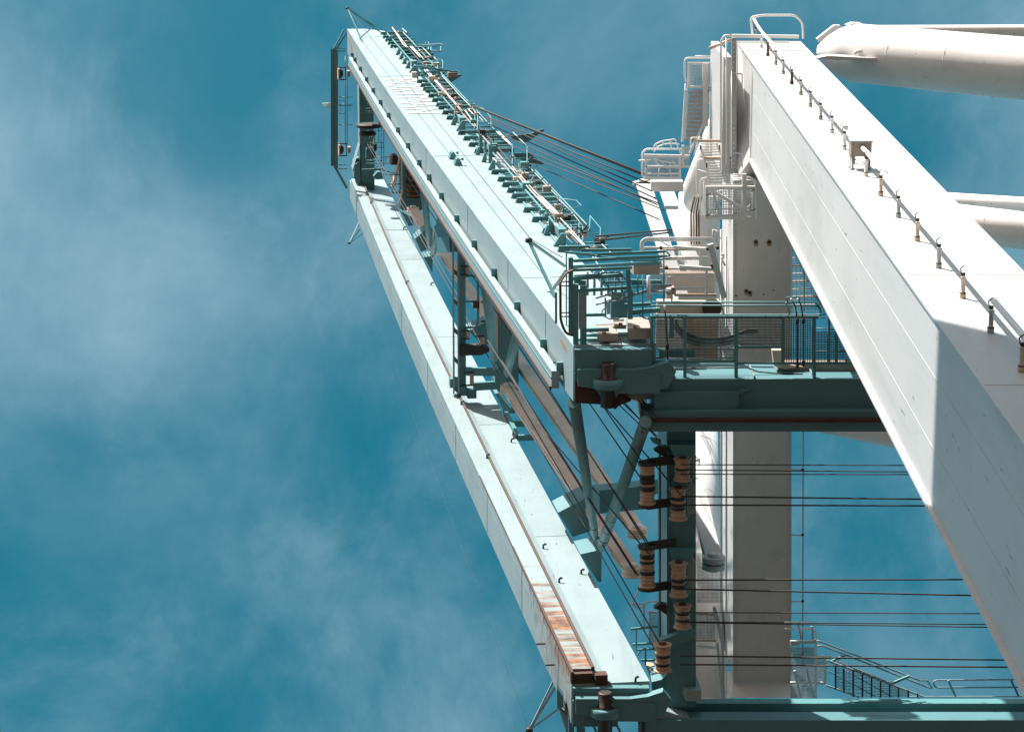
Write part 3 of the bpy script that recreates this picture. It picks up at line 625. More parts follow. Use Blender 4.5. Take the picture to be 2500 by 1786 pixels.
# portal beam between the two legs
pb = thing('portal_beam', 'white box beam seen from below between the two legs, grey in shade with rust spots', 'portal beam', PZ(71)((1860, 900)))
def bm(x, y, z): return PZ(z)((x, y))
e0, e1 = 440, 1664
bl = [bm(1791, e0, 71), bm(1930, e0, 71), bm(1930, e1, 71), bm(1791, e1, 71)]
MB().hexa(bl, [p+Z_*4.0 for p in bl]).build('box_beam', 'white', pb)
a = bl[0]; MB().abox(a.x-.24, a.x-.005, 7.5, a.y, 72.4, 77.2).build('beam_end', 'white', pb)
for p, r_ in ((bl[0], bl[3]), (bl[1], bl[2])):
    m_ = MB(); m_.bar(p-Z_*.03, r_-Z_*.03, .06, .05); m_.build('edge_lip', 'white', pb)
m_ = MB(); m_.hexa([bm(1791, 1664, 71), bm(1929, 1664, 71), bm(1950, 1702, 70.2), bm(1776, 1702, 70.2)], [bm(1791, 1664, 71)+Z_, bm(1929, 1664, 71)+Z_, bm(1950, 1702, 70.2)+Z_*2, bm(1776, 1702, 70.2)+Z_*2]); m_.build('flared_end', 'white', pb)
for x, y, r_ in ((1845.5, 590.5, 5), (1878, 590.5, 5), (1822, 710, 4.5), (1831, 714, 4.5), (1797, 722, 2.5), (1864, 719, 2), (1888, 708, 2)):
    P = bm(x, y, 70.99); m_ = MB(); m_.lathe(P, Z_*-1, [(0, px2m(P, r_)), (.012, px2m(P, r_*.8))], 12); m_.build('rust_spot', 'rust', pb)
    if r_ > 3:
        m_ = MB(); pts = [P+V((px2m(P, r_*k_)*math.cos(a_*.7), px2m(P, r_*k_*1.5)*math.sin(a_*.7)+px2m(P, 3), .003)) for a_, k_ in zip(range(9), (1.2, 1.4, 1.1, 1.3, 1.05, 1.5, 1.15, 1.35, 1.2))]
        m_.prism(pts, -Z_*.006); m_.build('rust_stain', 'stain', pb)
P = PX(a.x+.30); hp = [B2(1000, -1000), B2(838, 560), B2(880, 690), B2(1075, 440)]
m_ = MB(); m_.prism([bm(1798, 100, 76), bm(1798, 408, 72.3), bm(1805, 428, 71.6), bm(1832, 391, 70.9), bm(1800, 105, 76)], X_*1.6); m_.build('haunch_plate', 'white', pb)
tray = thing('cable_tray', 'pale perforated cable tray down the white leg head', 'cable tray', bm(1792, 250, 71.5))
m_ = MB(); m_.bar(bm(1792, 92, 71.4), bm(1792, 411, 71.4), px2m(a, 11), .12, Z_); m_.build('tray_side', 'grey', tray)
m_ = MB(); m_.bar(bm(1787, 88, 74), bm(1950, 90, 74), px2m(a, 8), .12, Z_); m_.build('tray_top', 'pipew', tray)
for k, y in enumerate((103, 115, 128, 140, 152, 165, 178, 190, 313, 325, 350, 362, 375, 387, 399)):
    P = bm(1791, y, 71.33); m_ = MB(); m_.lathe(P, Z_*-1, [(0, .032), (.012, .032)], 10); m_.build('hole_cap', 'white', tray)
for y in (180, 374):
    m_ = MB(); tpx(m_, [(1796, y), (1812, y+1), (1812, y+35)], PZ(71.2), 1.6, 8, 2); m_.build('pipe_stub', 'white', tray)
# loop handrail at the leg head
solo(tpx(MB(), [B8(305, 450), B8(285, 232), B8(430, 203), B8(870, 202), B8(972, 300), B8(980, 512)], PZ(75.5), 3.0, 10, 10), 'handrail', 'pipew', bm(1900, 60, 75.5), 'bent white pipe handrail with rust on the leg head', 'handrail')
# conduit on short stands down the leg face
stand = [B8(355, 530), B8(425, 637), B8(512, 742), B8(617, 857), B8(715, 980), B8(828, 1115), B8(948, 1257), B8(1073, 1415), B8(1208, 1582), Z6(760, 880), Z6(842, 988), Z6(905, 1080), Z6(985, 1165), Z6(1082, 1295), Z6(1198, 1437), Z6(1323, 1593), ZF(860, 308), ZF(1033, 525), ZF(1235, 775), ZF(1457, 1055)]
cd = thing('conduit', 'long white pipe held off the leg face on a row of wrapped posts', 'conduit pipe', PY(YA)(stand[8]))
lp = PY(YA)
SP = [lp(p) for p in stand]
line = [lp(B8(300, 455))-Y_*.50+X_*.05]+[P-Y_*.46+X_*.03 for P in SP]+[SP[-1]-Y_*.46+X_*.03+(SP[-1]-SP[-2])]
up_ = line[:12]; dn_ = line[12:]
MB().rings(up_, [.047]*len(up_), 10).build('pipe', 'pipew', cd); MB().rings([line[12]-(line[13]-line[12])*.25]+dn_, [.047]*(len(dn_)+1), 10).build('pipe', 'pipew', cd)
cols = ['sheath', 'whitef', 'rust', 'sheath', 'sheath', 'rust', 'sheath', 'sheath', 'sheath', 'whitef', 'whitef', 'sheath', 'whitef', 'cream', 'sheath', 'cream', 'sheath', 'cream', 'sheath', 'cream']
for i, P in enumerate(SP):
    m_ = MB(); m_.lathe(P, -Y_, [(0, .05), (.075, .05), (.085, .035), (.30, .035), (.31, .045), (.33, .045)] if i != 11 else [(0, .03), (.2, .03), (.3, .03)], 10); po = m_.build('post', cols[i], cd)
    m_ = MB(); m_.lathe(P-Y_*.345, -Y_, [(0, .028), (.05, .028)], 8); m_.poly([P-Y_*.36-X_*.03, P-Y_*.46-X_*.05, P-Y_*.505-X_*.0, P-Y_*.49+X_*.06], .010, 6); m_.build('clamp', 'rust', po)
    m_ = MB(); m_.lathe(P-Y_*.075, -Y_, [(0, .052), (.014, .052)], 10); m_.build('collar', 'rust', po)
# junction box on legs beside the conduit
Pj = lp(ZJ(900, 1130)); jb = thing('junction_box', 'grey metal junction box standing on short legs over the white leg', 'junction box', Pj)
e = px2m(Pj, 1)*.09236*1.0
def J(x, y, z): return Pj+X_*x*e-Y_*y*e+Z_*z*e
m_ = MB(); m_.hexa([J(-300, 360, -80), J(240, 360, -80), J(240, 730, -80), J(-300, 730, -80)], [J(-300, 360, 430), J(240, 360, 430), J(240, 730, 430), J(-300, 730, 430)]); m_.build('case', 'boxb', jb)
m_ = MB(); m_.hexa([J(-320, 735, -130), J(260, 735, -130), J(260, 780, -130), J(-320, 780, -130)], [J(-320, 735, 450), J(260, 735, 450), J(260, 780, 450), J(-320, 780, 450)]); m_.build('lid', 'grey', jb)
for x, z in ((-250, 0), (190, 0), (-250, 330), (190, 330)):
    m_ = MB(); m_.lathe(J(x, 0, z), -Y_, [(0, 60*e), (40*e, 60*e), (45*e, 38*e), (360*e, 45*e)], 10); m_.build('leg', 'sheath', jb)
m_ = MB(); m_.lathe(J(70, 490, -80), (V((0, 0, -1))), [(0, 60*e), (60*e, 45*e), (160*e, 45*e)], 12); m_.build('pipe_gland', 'dark', jb)
for x, y in ((-260, 690), (200, 690), (-260, 400), (200, 400)):
    m_ = MB(); m_.lathe(J(x, y, -81), -Z_, [(0, 12*e), (10*e, 10*e)], 8); m_.build('screw', 'dark', jb)

# ---- tubes of the upper frame
def bigtube(label, pts, fs, rs, m='whiteb', seams=(), n=28):
    P = [PF(f)(p) for p, f in zip(pts, fs)]
    t = thing('frame_tube', label, 'steel tube', mid(P), 'white tubes of the upper frame')
    mb = MB(); mb.rings(P, [px2m(x, r) for x, r in zip(P, rs)], n); o = mb.build('tube', m, t)
    for i, f in seams:
        R = P[i].lerp(P[i+1], f); r = px2m(R, rs[i]+(rs[i+1]-rs[i])*f); d = (P[i+1]-P[i]).normalized()
        k = MB(); k.lathe(R-d*.012, d, [(0, r*1.002), (.006, r*1.005), (.018, r*1.005), (.024, r*1.002)], n); k.build('weld_seam', m, o)
    return t
t1 = bigtube('thick white tube with a pointed end and flat fin at the upper right', [(1995, 122), (2018, 124), (2050, 127), (2090, 130), (2500, 168), (3500, 263)], [73, 73, 72.8, 72.5, 69, 61], [10, 36, 58, 71.5, 76.5, 88], seams=((3, .28), (3, .62)))
m_ = MB(); P = [PF(71.6)(p) for p in (Z6(645, 372), Z6(720, 357), Z6(1100, 376), Z6(1105, 392), Z6(700, 380))]; m_.prism(P, -Z_*.55); m_.build('fin', 'white', t1)
m_ = MB(); m_.poly(pl([Z6(905, 358), Z6(930, 338), Z6(1130, 350), Z6(1155, 370), Z6(1155, 410), Z6(1125, 428), Z6(1060, 424)], PF(71.4)), .05, 8, .15); m_.build('slot_edge', 'white', t1)
t2 = bigtube('thin white tube half hidden above the thick pointed one', [(2010, 92), (2060, 82), (2100, 79), (2500, 77.5), (3500, 74)], [77, 77, 77, 77, 77], [10, 16, 17, 17, 17])
m_ = MB(); m_.prism(pl([B8(1160, 520), B8(1390, 338), B8(1470, 338), B8(1520, 400), B8(1300, 590), B8(1215, 590)], PF(74)), Z_*.3); m_.build('end_plate', 'white', t2)
m_ = MB(); m_.prism(pl([B8(1560, 345), B8(1640, 312), B8(1760, 318), B8(1780, 350)], PF(74.5)), Z_*.6); m_.build('end_plate', 'white', t2)
bigtube('thin upper one of two white tubes emerging right of the leg', [(2150, 477), (2500, 499), (3400, 556)], [90, 87, 80], [17, 18, 20])
bigtube('thick lower one of two white tubes emerging right of the leg', [(2150, 520), (2500, 563), (3400, 673)], [86, 84, 78], [44, 46, 52], seams=((0, .75),))
bigtube('pale tube peeping out under the teal girder left of the leg', [(1935, 1000), (2200, 1054), (2900, 1190)], [74, 73, 70], [40, 42.5, 47], seams=((0, .68),))
bigtube('white cone shaped tube rising to the leg head behind the ladder', [(1820, 190), (1790, 262), (1716, 468), (1708, 492)], [79, 79, 79.5, 80], [42, 45, 51, 40])
bigtube('short grey white tube below the rounded end of the white cone', [(1707, 470), (1707, 700), (1707, 960)], [81, 81.5, 82], [50, 51, 51])
bigtube('upright sunlit white tube seen below between the cross beam and the portal beam', [(1700, 1000), (1705, 1250), (1722, 1735)], [85, 81.8, 76.3], [51, 53, 57], seams=((0, .4), (0, .9), (1, .4)))

pbk = thing('pin_block', 'cream tapered pin block under the left end of the upper fixed girder', 'pin block', PZ(63)((1567, 950)))
P = PZ(63)((1567, 940)); Q = PZ(62.6)((1568, 1010)); m_ = MB(); m_.rings([P, P.lerp(Q, .22), P.lerp(Q, .25), Q], [px2m(P, 17), px2m(P, 17), px2m(P, 15), px2m(P, 8)], 18); m_.build('block', 'cream', pbk)
m_ = MB(); m_.lathe(P-Y_*.03, Y_, [(0, px2m(P, 9)), (.03, px2m(P, 10))], 16); m_.build('pin_cap', 'rust', pbk)
m_ = MB(); m_.lathe(PZ(63.1)((1556, 962)), Y_, [(0, .12), (.08, .14), (.16, .12)], 14); m_.build('collar', 'cream', pbk)
# ================================================================== BOOM WALKWAY AND FITTINGS (lettered side)
YO = O.y
bw = thing('boom_walkway', 'teal walkway brackets and pipe rails along the landward edge of the upper boom girder', 'walkway', PY(YO)((1100, 290)))
def ridge_x(py): return 440+960*(py+500)/1345.0
def at_w(py, wv, v=-.06):                      # point on the plane in front of the lettered face
    P = PY(YO+v)((ridge_x(py), py)); u = (P-O).dot(bv)
    return O+bv*u+Y_*v+nv*wv
BE = [A1(875, 415), A1(905, 465), A1(940, 508), A1(975, 552), A1(1010, 598), A1(1120, 630), A3(135, 385), A3(170, 432), A3(205, 485), A3(300, 700), A3(345, 800), A3(395, 855), A3(430, 905), A3(460, 940), A3(505, 1002), A3(560, 1065), A3(615, 1130), A3(650, 1170), A3(705, 1240), A3(765, 1313), A3(930, 1525), A3(1005, 1605),
      Z2(475, 558), Z2(520, 610), Z2(655, 775), Z2(705, 832), Z2(740, 875), Z2(780, 920), Z2(815, 965), Z2(850, 1000), Z2(910, 1075), Z2(978, 1150), Z2(1060, 1240), Z2(1185, 1385)]
tk = None
for i in range(len(BE)-1):
    (xa, ya), (xb, yb_) = BE[i], BE[i+1]
    if yb_-ya > 40: continue
    for f in (.5,) if yb_-ya < 14 else (.33, .66):
        P = PY(YO-.12)((xa+(xb-xa)*f, ya+(yb_-ya)*f))+nv*.35
        if tk is None:
            m_ = MB(); m_.box(nv*.6, nv*.55, Y_*.03, bv*.04)
            for k in range(len(m_.v)): m_.v[k] = m_.v[k]+ORI[bw.name]
            tk = o = m_.build('grating_bar', 'tealf', bw)
        else: o = copy_mesh(tk, bw)
        o.location = P-ORI[bw.name]
pr = None
for i, p in enumerate(BE):
    P = PY(YO-.10)(p); Q = PY(YO-.10)((p[0]+1.0, p[1]-.3)); e = px2m(P, 1)
    wq = 3.02-(P-O).dot(nv)-.1
    if pr is None:
        m_ = MB(); m_.box(nv*(1.5/2+.0), nv*.75, Y_*.075, bv*.05)
        m_.prism([nv*0-Y_*.06+bv*-.05, nv*.30-Y_*.06+bv*-.05, nv*.30+Y_*.09+bv*-.05, -nv*.06+Y_*.09+bv*-.05], bv*.05)
        for k in range(len(m_.v)): m_.v[k] = m_.v[k]+ORI[bw.name]
        pr = m_.build('walkway_bracket', 'tealf', bw); o = pr
    else: o = copy_mesh(pr, bw)
    o.location = P-ORI[bw.name]; o.scale = (max(wq, .5)/1.5, 1, 1) if False else (1, 1, 1)
def along(y0, y1, wv, v, r, name, m, n=6):
    pts = [at_w(y0+(y1-y0)*k/n, wv, v)-nv*0.22*math.sin(math.pi*k/n)*0 for k in range(n+1)]
    return MB().rings(pts, [r]*len(pts), 8).build(name, m, bw)
def seg(pts, v, rp, name='handrail', m='pipew', rnd=0): return tpx(MB(), pts, PY(YO+v), rp, 8, rnd).build(name, m, bw)
for pts in ([A1(1030, 330), A1(1190, 580), A1(1240, 615)], [A3(0, 60), A3(205, 325)], [A3(240, 310), A3(385, 470)], [A3(265, 310), A3(440, 500)], [A3(440, 640), A3(690, 900), A3(960, 1225)], [A3(475, 640), A3(720, 925), A3(985, 1230)], [A3(1070, 1205), A3(1140, 1275)], [Z2(440, 290), Z2(530, 420)], [Z2(700, 450), Z2(815, 570)], [Z2(690, 460), Z2(805, 570)], [Z2(800, 740), Z2(960, 925), Z2(1180, 1150)], [Z2(815, 735), Z2(980, 920), Z2(1200, 1140)], [Z3(200, 0), Z3(370, 165), Z3(520, 330), Z3(600, 420)], [Z3(225, 0), Z3(390, 160)], [A6(260, 10), A6(500, 260)], [A6(575, 350), A6(660, 480), A6(800, 660)], [A6(600, 345), A6(650, 400)]):
    seg(pts, -.32, 1.1, 'conduit', 'pipew')
for pts in ([A1(1175, 350), A1(1240, 415)], [A3(135, 65), A3(200, 120)], [A3(145, 115), A3(315, 292)], [A3(410, 320), A3(545, 462)], [A3(580, 465), A3(630, 525)], [A3(680, 712), A3(920, 980), A3(1185, 1255)], [A3(1220, 1310), A3(1276, 1372)], [Z2(490, 262), Z2(540, 335)], [Z2(820, 465), Z2(930, 575)], [Z2(935, 725), Z2(1140, 940), Z2(1290, 1085)], [Z3(345, 10), Z3(450, 110), Z3(540, 225)], [A6(700, 195), A6(860, 350)]):
    seg(pts, -.22, 1.6, 'edge_rail', 'teal')
for y0, y1, wv in ((85, 150, 1.75), (200, 285, 1.75), (325, 368, 1.75), (420, 610, 1.75), (85, 150, 2.75), (200, 285, 2.75), (420, 560, 2.75)):
    along(y0, y1, wv, -.02, .045, 'stringer', 'tealf')
for y0, y1, wv, vv, r_, m in ((82, 300, 1.98, -.17, .035, 'tealf'), (330, 600, 2.05, -.17, .035, 'tealf'), (90, 610, 2.38, -.2, .03, 'cable'), (200, 600, 2.2, -.19, .028, 'boxb'), (85, 330, 2.85, -.25, .03, 'tealf'), (420, 560, 2.9, -.3, .03, 'tealf')):
    along(y0, y1, wv, vv, r_, 'cable_run', m)
rq = random.Random(5)
for k in range(46):
    y = rq.uniform(85, 600); P = at_w(y, rq.uniform(1.8, 2.95), -rq.uniform(.16, .4)); a_ = rq.uniform(.06, .16)
    m_ = MB(); m_.box(P, nv*a_, Y_*a_*.7, bv*a_); m_.bar(P, P-Y_*rq.uniform(.1, .35)+nv*rq.uniform(-.3, .3), .035); m_.build('small_fitting', rq.choice(('tealf', 'tealf', 'boxb', 'dark', 'cream')), bw, kind='stuff')
# white edge strip (lit flange) below the rails at the foot of the boom
# guard hoops, railing frames
for pts in ([A3(580, 500), A3(690, 500), A3(705, 530), A3(700, 632)], [A3(470, 520), A3(470, 600)], [A3(552, 515), A3(552, 590)], [A3(630, 530), A3(630, 640)], [A3(440, 575), A3(705, 582)], [Z2(500, 268), Z2(580, 275), Z2(645, 345), Z2(648, 440)], [Z2(540, 335), Z2(540, 430)], [Z2(540, 380), Z2(648, 385)], [Z2(815, 560), Z2(815, 725)], [Z2(932, 575), Z2(932, 725)], [Z2(690, 680), Z2(932, 668)], [Z2(1190, 990), Z2(1300, 1000)], [Z3(360, 15), Z3(490, 30), Z3(530, 68), Z3(440, 95)], [Z3(540, 225), Z3(540, 350)], [Z3(595, 145), Z3(675, 240), Z3(670, 345), Z3(550, 350)], [Z3(415, 290), Z3(675, 280)], [Z3(450, 215), Z3(452, 260), Z3(575, 262), Z3(592, 240), Z3(595, 150)], [Z3(511, 200), Z3(511, 330)], [A3(1155, 1290), A3(1155, 1480)], [A3(1195, 1290), A3(1195, 1500)]):
    seg(pts, -.3, 1.3, 'guard_rail', 'tealf', 2.5)
for pts in ([A3(340, 300), A3(690, 275), A3(700, 300)], [A3(320, 325), A3(700, 300)], [A3(535, 320), A3(535, 370), A3(670, 380), A3(675, 310)], [A3(455, 280), A3(465, 255), A3(495, 252), A3(505, 280)], [A3(500, 320), A3(500, 360)]):
    seg(pts, -.3, 1.4, 'side_arm', 'tealf')
# bracket blocks with triangular fins
def block(fins, box, label, v=-.0):
    P0 = PY(YO)(box[0]); t = thing('support_block', label, 'support block', P0, 'support blocks on the lettered girder')
    for x, y, wd, h in fins:
        pu = PU((PY(YO)((x, y))-O).dot(bv)); m_ = MB(); m_.prism(pl([(x, y), (x+wd, y), (x+wd, y-h), (x+wd*.62, y-h)], pu), bv*.12); m_.build('fin', 'tealf', t)
    P = PY(YO-.2); m_ = MB(); a, b_ = P(box[0]), P(box[1])
    e = px2m(a, 1); wd = (box[1][0]-box[0][0])*e; hh = (box[1][1]-box[0][1])*e
    m_.box(a+nv*wd/2-Y_*.0+bv*.35, nv*wd/2, Y_*hh/2*.8, bv*.35); m_.build('block', 'tealf', t)
    m_ = MB(); m_.box(a+nv*wd*.30+bv*.9, nv*wd*.30, Y_*hh*.3, bv*.5); m_.build('channel', 'teal', t)
    return t
block([(*A3(32, 435), 12, 15), (*A3(78, 495), 12, 15), (*A3(122, 560), 12, 15), (*A3(172, 622), 12, 16), (*A3(220, 682), 20, 17)], (A3(262, 555), A3(335, 640)), 'support block with five fins nearest the boom tip')
block([(*A3(815, 1425), 13, 20), (*A3(890, 1510), 23, 25)], (A3(945, 1365), A3(1025, 1475)), 'support block with two fins beside the white lettering end')
block([(*Z2(522, 645), 11, 20), (*Z2(570, 703), 12, 22), (*Z2(622, 765), 18, 24), (*Z2(515, 622), 5, 6)], (Z2(650, 620), Z2(685, 735)), 'long support block with three fins in mid boom')
block([(*Z2(1052, 1255), 8, 9), (*Z2(1062, 1283), 14, 25), (*Z2(1140, 1371), 31, 32)], (Z2(1182, 1265), Z2(1247, 1345)), 'support block with fins nearest the boom foot')
for pts in ([Z2(553, 478), Z2(580, 500), Z2(578, 660), Z2(553, 630)], [Z2(593, 520), Z2(612, 545), Z2(612, 695), Z2(593, 680)], [Z2(630, 560), Z2(660, 590), Z2(655, 720), Z2(630, 710)], [Z2(1105, 1155), Z2(1145, 1190), Z2(1140, 1310), Z2(1105, 1275)], [Z2(358, 310), Z2(380, 330), Z2(380, 420), Z2(358, 390)], [Z2(400, 345), Z2(443, 358), Z2(440, 400), Z2(400, 400)]):
    m_ = MB(); m_.prism(pl(pts, PU((PY(YO)(pts[-1])-O).dot(bv))), bv*.2); m_.build('channel_plate', 'teald', bw)
# pointed plates standing out beyond the walkway
def horn(pts, label, v=.5):
    P = pl(pts, PU((PY(YO+v)(pts[0])-O).dot(bv))); solo(MB().prism(P, bv*.06), 'pointed_plate', 'teald', mid(P), label, 'guide plate', 'pointed plates on the boom walkway')
horn([A3(430, 770), A3(560, 740), A3(800, 745), A3(965, 705), A3(975, 722), A3(815, 825), A3(470, 830)], 'dark pointed plate with a brown box, upper end of the boom walkway')
horn([Z2(800, 495), Z2(960, 475), Z2(1062, 435), Z2(1065, 455), Z2(930, 545), Z2(820, 525)], 'dark pointed plate turning up in front of the rope fan')
horn([Z2(830, 630), Z2(945, 628), Z2(1065, 715), Z2(1060, 722), Z2(930, 705), Z2(830, 655)], 'dark pointed plate turning down below the rope fan')
horn([A3(740, 960), A3(840, 960), A3(985, 1050), A3(940, 1055), A3(790, 1005)], 'small dark plate under the walkway beside the lettering')
for pts, v in (([A3(560, 740), A3(960, 700)], .3), ):
    pass
# lamp arms with boxes
def lamp(arm, box, post, label, arms2=()):
    P = PU(max((PY(YO)(post[1])-O).dot(bv), .5)); t = thing('lamp_arm', label, 'floodlight arm', P(arm[0]), 'floodlight arms on the boom side')
    for a, b_, wd in (arm[0], arm[1], 4.5), *arms2: bpx(MB(), a, b_, P, wd).build('arm', 'tealf', t)
    if post: bpx(MB(), post[0], post[1], P, 3.2).build('post', 'tealf', t)
    a, b_ = P(box[0]), P(box[1]); m_ = MB(); wd = (b_-a).dot(X_); hh = (b_-a).dot(Y_)
    m_.box((a+b_)/2+bv*.2, nv*abs(wd)/2, Y_*abs(hh)/2, bv*.22); m_.build('lamp_box', 'boxb', t)
lamp((A3(345, 595), A3(805, 660)), (A3(778, 682), A3(912, 745)), (A3(347, 590), A3(347, 785)), 'floodlight arm with a brown box beside the lettering', ((A3(345, 680), A3(780, 655), 3), (A3(800, 665), A3(912, 665), 4), (A3(350, 705), A3(770, 720), 2.5)))
lamp((A6(215, 300), A6(1060, 405)), (A6(1118, 465), A6(1465, 590)), (A6(232, 295), A6(232, 1270)), 'floodlight arm with a large brown box above the hinge', ((A6(270, 495), A6(1480, 435), 7), (A6(320, 410), A6(1110, 370), 6), (A6(1060, 385), A6(1415, 370), 6), (A6(255, 305), A6(600, 330), 4.5)))
for y0, y1, x in ((195, 234, 1013),):
    P = PU(60.5); a, b_ = P(A3(262, 672)), P(A3(328, 780)); t = MB(); t.box((a+b_)/2, nv*(b_.x-a.x)/2, Y_*(b_.y-a.y)/2, bv*.2)
    solo(t, 'control_box', 'cream', a, 'pale box at the end of the floodlight arm near the lettering', 'control box')
for k, p in enumerate((A3(75, 110), A3(185, 243), A3(380, 378), A3(500, 468), A3(650, 775), A3(790, 930), A3(885, 1042), Z2(600, 450), Z2(795, 485), Z2(880, 770), Z2(1000, 905), Z2(1230, 1130), A6(600, 235))):
    P = PY(YO-.36)(p); m_ = MB(); e = px2m(P, 1)
    m_.lathe(P-Y_*3*e, Y_, [(0, 1.2*e), (1*e, 3.2*e), (4*e, 3.6*e), (5.5*e, 2*e)], 10); m_.tube(P-nv*10*e, P+nv*8*e, 1.1*e, 6)
    o = m_.build('walkway_lamp', 'cream', bw, kind='stuff')
# white strip of the far flange and shaded deck pieces seen between brackets
for y0, y1 in ((225, 300), (335, 420), (440, 560)):
    pts = [at_w(y, wv, .35) for y, wv in ((y0, 2.30), (y1, 2.30), (y1, 2.62), (y0, 2.62))]
    MB().prism(pts, Y_*.04).build('deck_strip', 'whiter', bw)

# triangular outriggers for the signal wires
def outrigger(tip, feet, plane, label, r=2.4, m='tealf'):
    P = plane(tip); t = thing('wire_outrigger', label, 'wire bracket', P, 'triangular wire outriggers')
    for f, pf in feet:
        Q = pf(f); m_ = MB(); m_.bar(P, Q, px2m(Q, r*2), px2m(Q, r*1.4)); m_.build('arm', m, t)
    m_ = MB(); m_.lathe(P-Y_*.08, Y_, [(0, .05), (.03, .1), (.12, .1), (.15, .05)], 12); m_.build('wire_pulley', 'dark', t)
outrigger((848, 21), ((A1(610, 540), PY(YO)), (A1(770, 310), PY(YO)), (A1(1000, 500), PY(YO+.2))), PY(YO-1.6), 'triangular wire outrigger above the boom tip', 1.6)
outrigger((1291, 587), ((Z3(330, 770), PY(YO)), (Z3(405, 530), PY(YO-.1))), PY(YO-1.3), 'triangular wire outrigger on the lettered face near the hinge', 3.4)
outrigger((853, 593), (((880, 535), PY(YO+10.03)), ((886, 570), PY(YO+10.03)), ((878, 560), PY(YO+10.03))), PY(YO+11.2), 'small wire outrigger on the sky side of the lower girder', 1.3)
outrigger(B7(330, 1395), ((B7(700, 640), PY(YO+10.05)), (B7(740, 720), PY(YO+10.05)), (B7(800, 1055), PY(YO+10.6))), PY(YO+11.5), 'large wire outrigger at the bottom edge below the rusted girder end', 3.2, 'teal')
un = thing('sill_bracket', 'teal post and plates hanging below the rusted end of the lower girder', 'bracket', PZ(60.6)(B7(900, 1150)))
for pts, m in (([B7(755, 740), B7(860, 900), B7(860, 1050), B7(760, 1060)], 'teald'), ([B7(790, 1080), B7(930, 1190), B7(935, 1500), B7(900, 1427)], 'teal'), ([B7(870, 1000), B7(940, 1130), B7(940, 1190), B7(875, 1180)], 'teald'), ([B7(945, 1130), B7(1020, 1300), B7(1020, 1500), B7(945, 1500)], 'teald'), ([B7(1060, 1275), B7(1145, 1270), B7(1145, 1400), B7(1195, 1430), B7(1060, 1430)], 'teald')):
    m_ = MB(); m_.prism(pl(pts, PZ(60.6)), Z_*.35); m_.build('bracket_plate', m, un)
for a, b_ in ((B7(1290, 1265), B7(1400, 1500)), (B7(1640, 1240), B7(1770, 1500))): bpx(MB(), a, b_, PZ(60.4), 5).build('hanger_bar', 'tealf', un)

# ================================================================== BOOM TIP
tp = thing('tip_platform', 'dark teal frame with posts and pipe rails at the far boom tip', 'tip platform', B(LT-3, 5, -.5))
PT = PF(141.5)
bpx(MB(), A1(232, 660), A2(232, 930), PT, 14, 10).build('deck_beam', 'teald', tp)
bpx(MB(), A1(195, 640), A2(195, 900), PT, 2.2, 12).build('deck_edge', 'tealf', tp)
for a, b_, wd in ((A1(350, 360), A1(195, 650), 3.2), (A1(380, 410), A1(225, 660), 3.4), (A1(190, 628), A1(375, 625), 2.4), (A1(240, 664), A1(380, 666), 2.4), (A2(230, 930), A2(390, 1215), 4.5), (A2(275, 888), A2(380, 880), 2.0), (A2(270, 940), A2(395, 938), 2.4)):
    bpx(MB(), a, b_, PT, wd).build('strut', 'tealf', tp)
for x in (365, 393): tpx(MB(), [A1(x, 690 if x == 393 else 740), A2(x, 600)], PT, .95).build('rail_pipe', 'tealf', tp)
for y in (1318, 1368, 1420, 1440, 1548): tpx(MB(), [A1(275, y), A1(370 if y in (1368, 1548) else 470, y)], PT, .9).build('cross_pipe', 'tealf', tp)
for y in (318, 940): tpx(MB(), [A2(275, y), A2(470, y)] if y < 400 else [A2(275, y), A2(390, y)], PT, .95).build('cross_pipe', 'tealf', tp)
for x in (295, 430): tpx(MB(), [A1(x, 1420), A1(x, 1510)], PT, .5).build('cross_pipe', 'tealf', tp)
for pts in ([A1(45, 1408), A1(180, 1405)], [A1(45, 1408), A1(60, 1440), A1(200, 1490)], [A1(70, 1420), A1(180, 1440)], [A1(60, 1440), A1(180, 1450)]): tpx(MB(), pts, PT, 1.0).build('side_bracket', 'pipew', tp)
def buffer(cx, cy, label):
    P = PF(140)((cx, cy)); e = px2m(P, 1); t = thing('buffer', label, 'buffer', P, 'rubber buffers at the boom tip')
    m_ = MB(); m_.box(P-nv*1.5*e, nv*1.2*e, Y_*14*e, bv*.5); m_.build('buffer_plate', 'cream', t)
    m_ = MB(); m_.lathe(P, nv, [(0, 13*e), (2*e, 13*e), (7*e, 10*e), (10*e, 6*e)], 16); m_.build('buffer_pad', 'dark', t)
    for sg in (-1, 1): m_ = MB(); m_.bar(P+Y_*sg*15*e-nv*8*e, P+Y_*sg*15*e+nv*18*e, 2.4*e, 2.4*e); m_.build('arm', 'dark', t)
    m_ = MB(); m_.bar(P+nv*17*e-Y_*15*e, P+nv*17*e+Y_*15*e, 2*e); m_.build('arm', 'dark', t)
    m_ = MB(); m_.box(P+nv*23*e, nv*3.2*e, Y_*7*e, bv*.3); m_.build('weight', 'boxb', t)
buffer(*A1(275, 985), 'upper brown rubber buffer at the boom tip'); buffer(*A2(285, 670), 'lower brown rubber buffer at the boom tip')
cg = thing('tip_cage', 'dark pipe cage with two black rope sheaves landward of the boom tip beam', 'pipe cage', PF(138)(A2(760, 500)))
PC = PF(139)
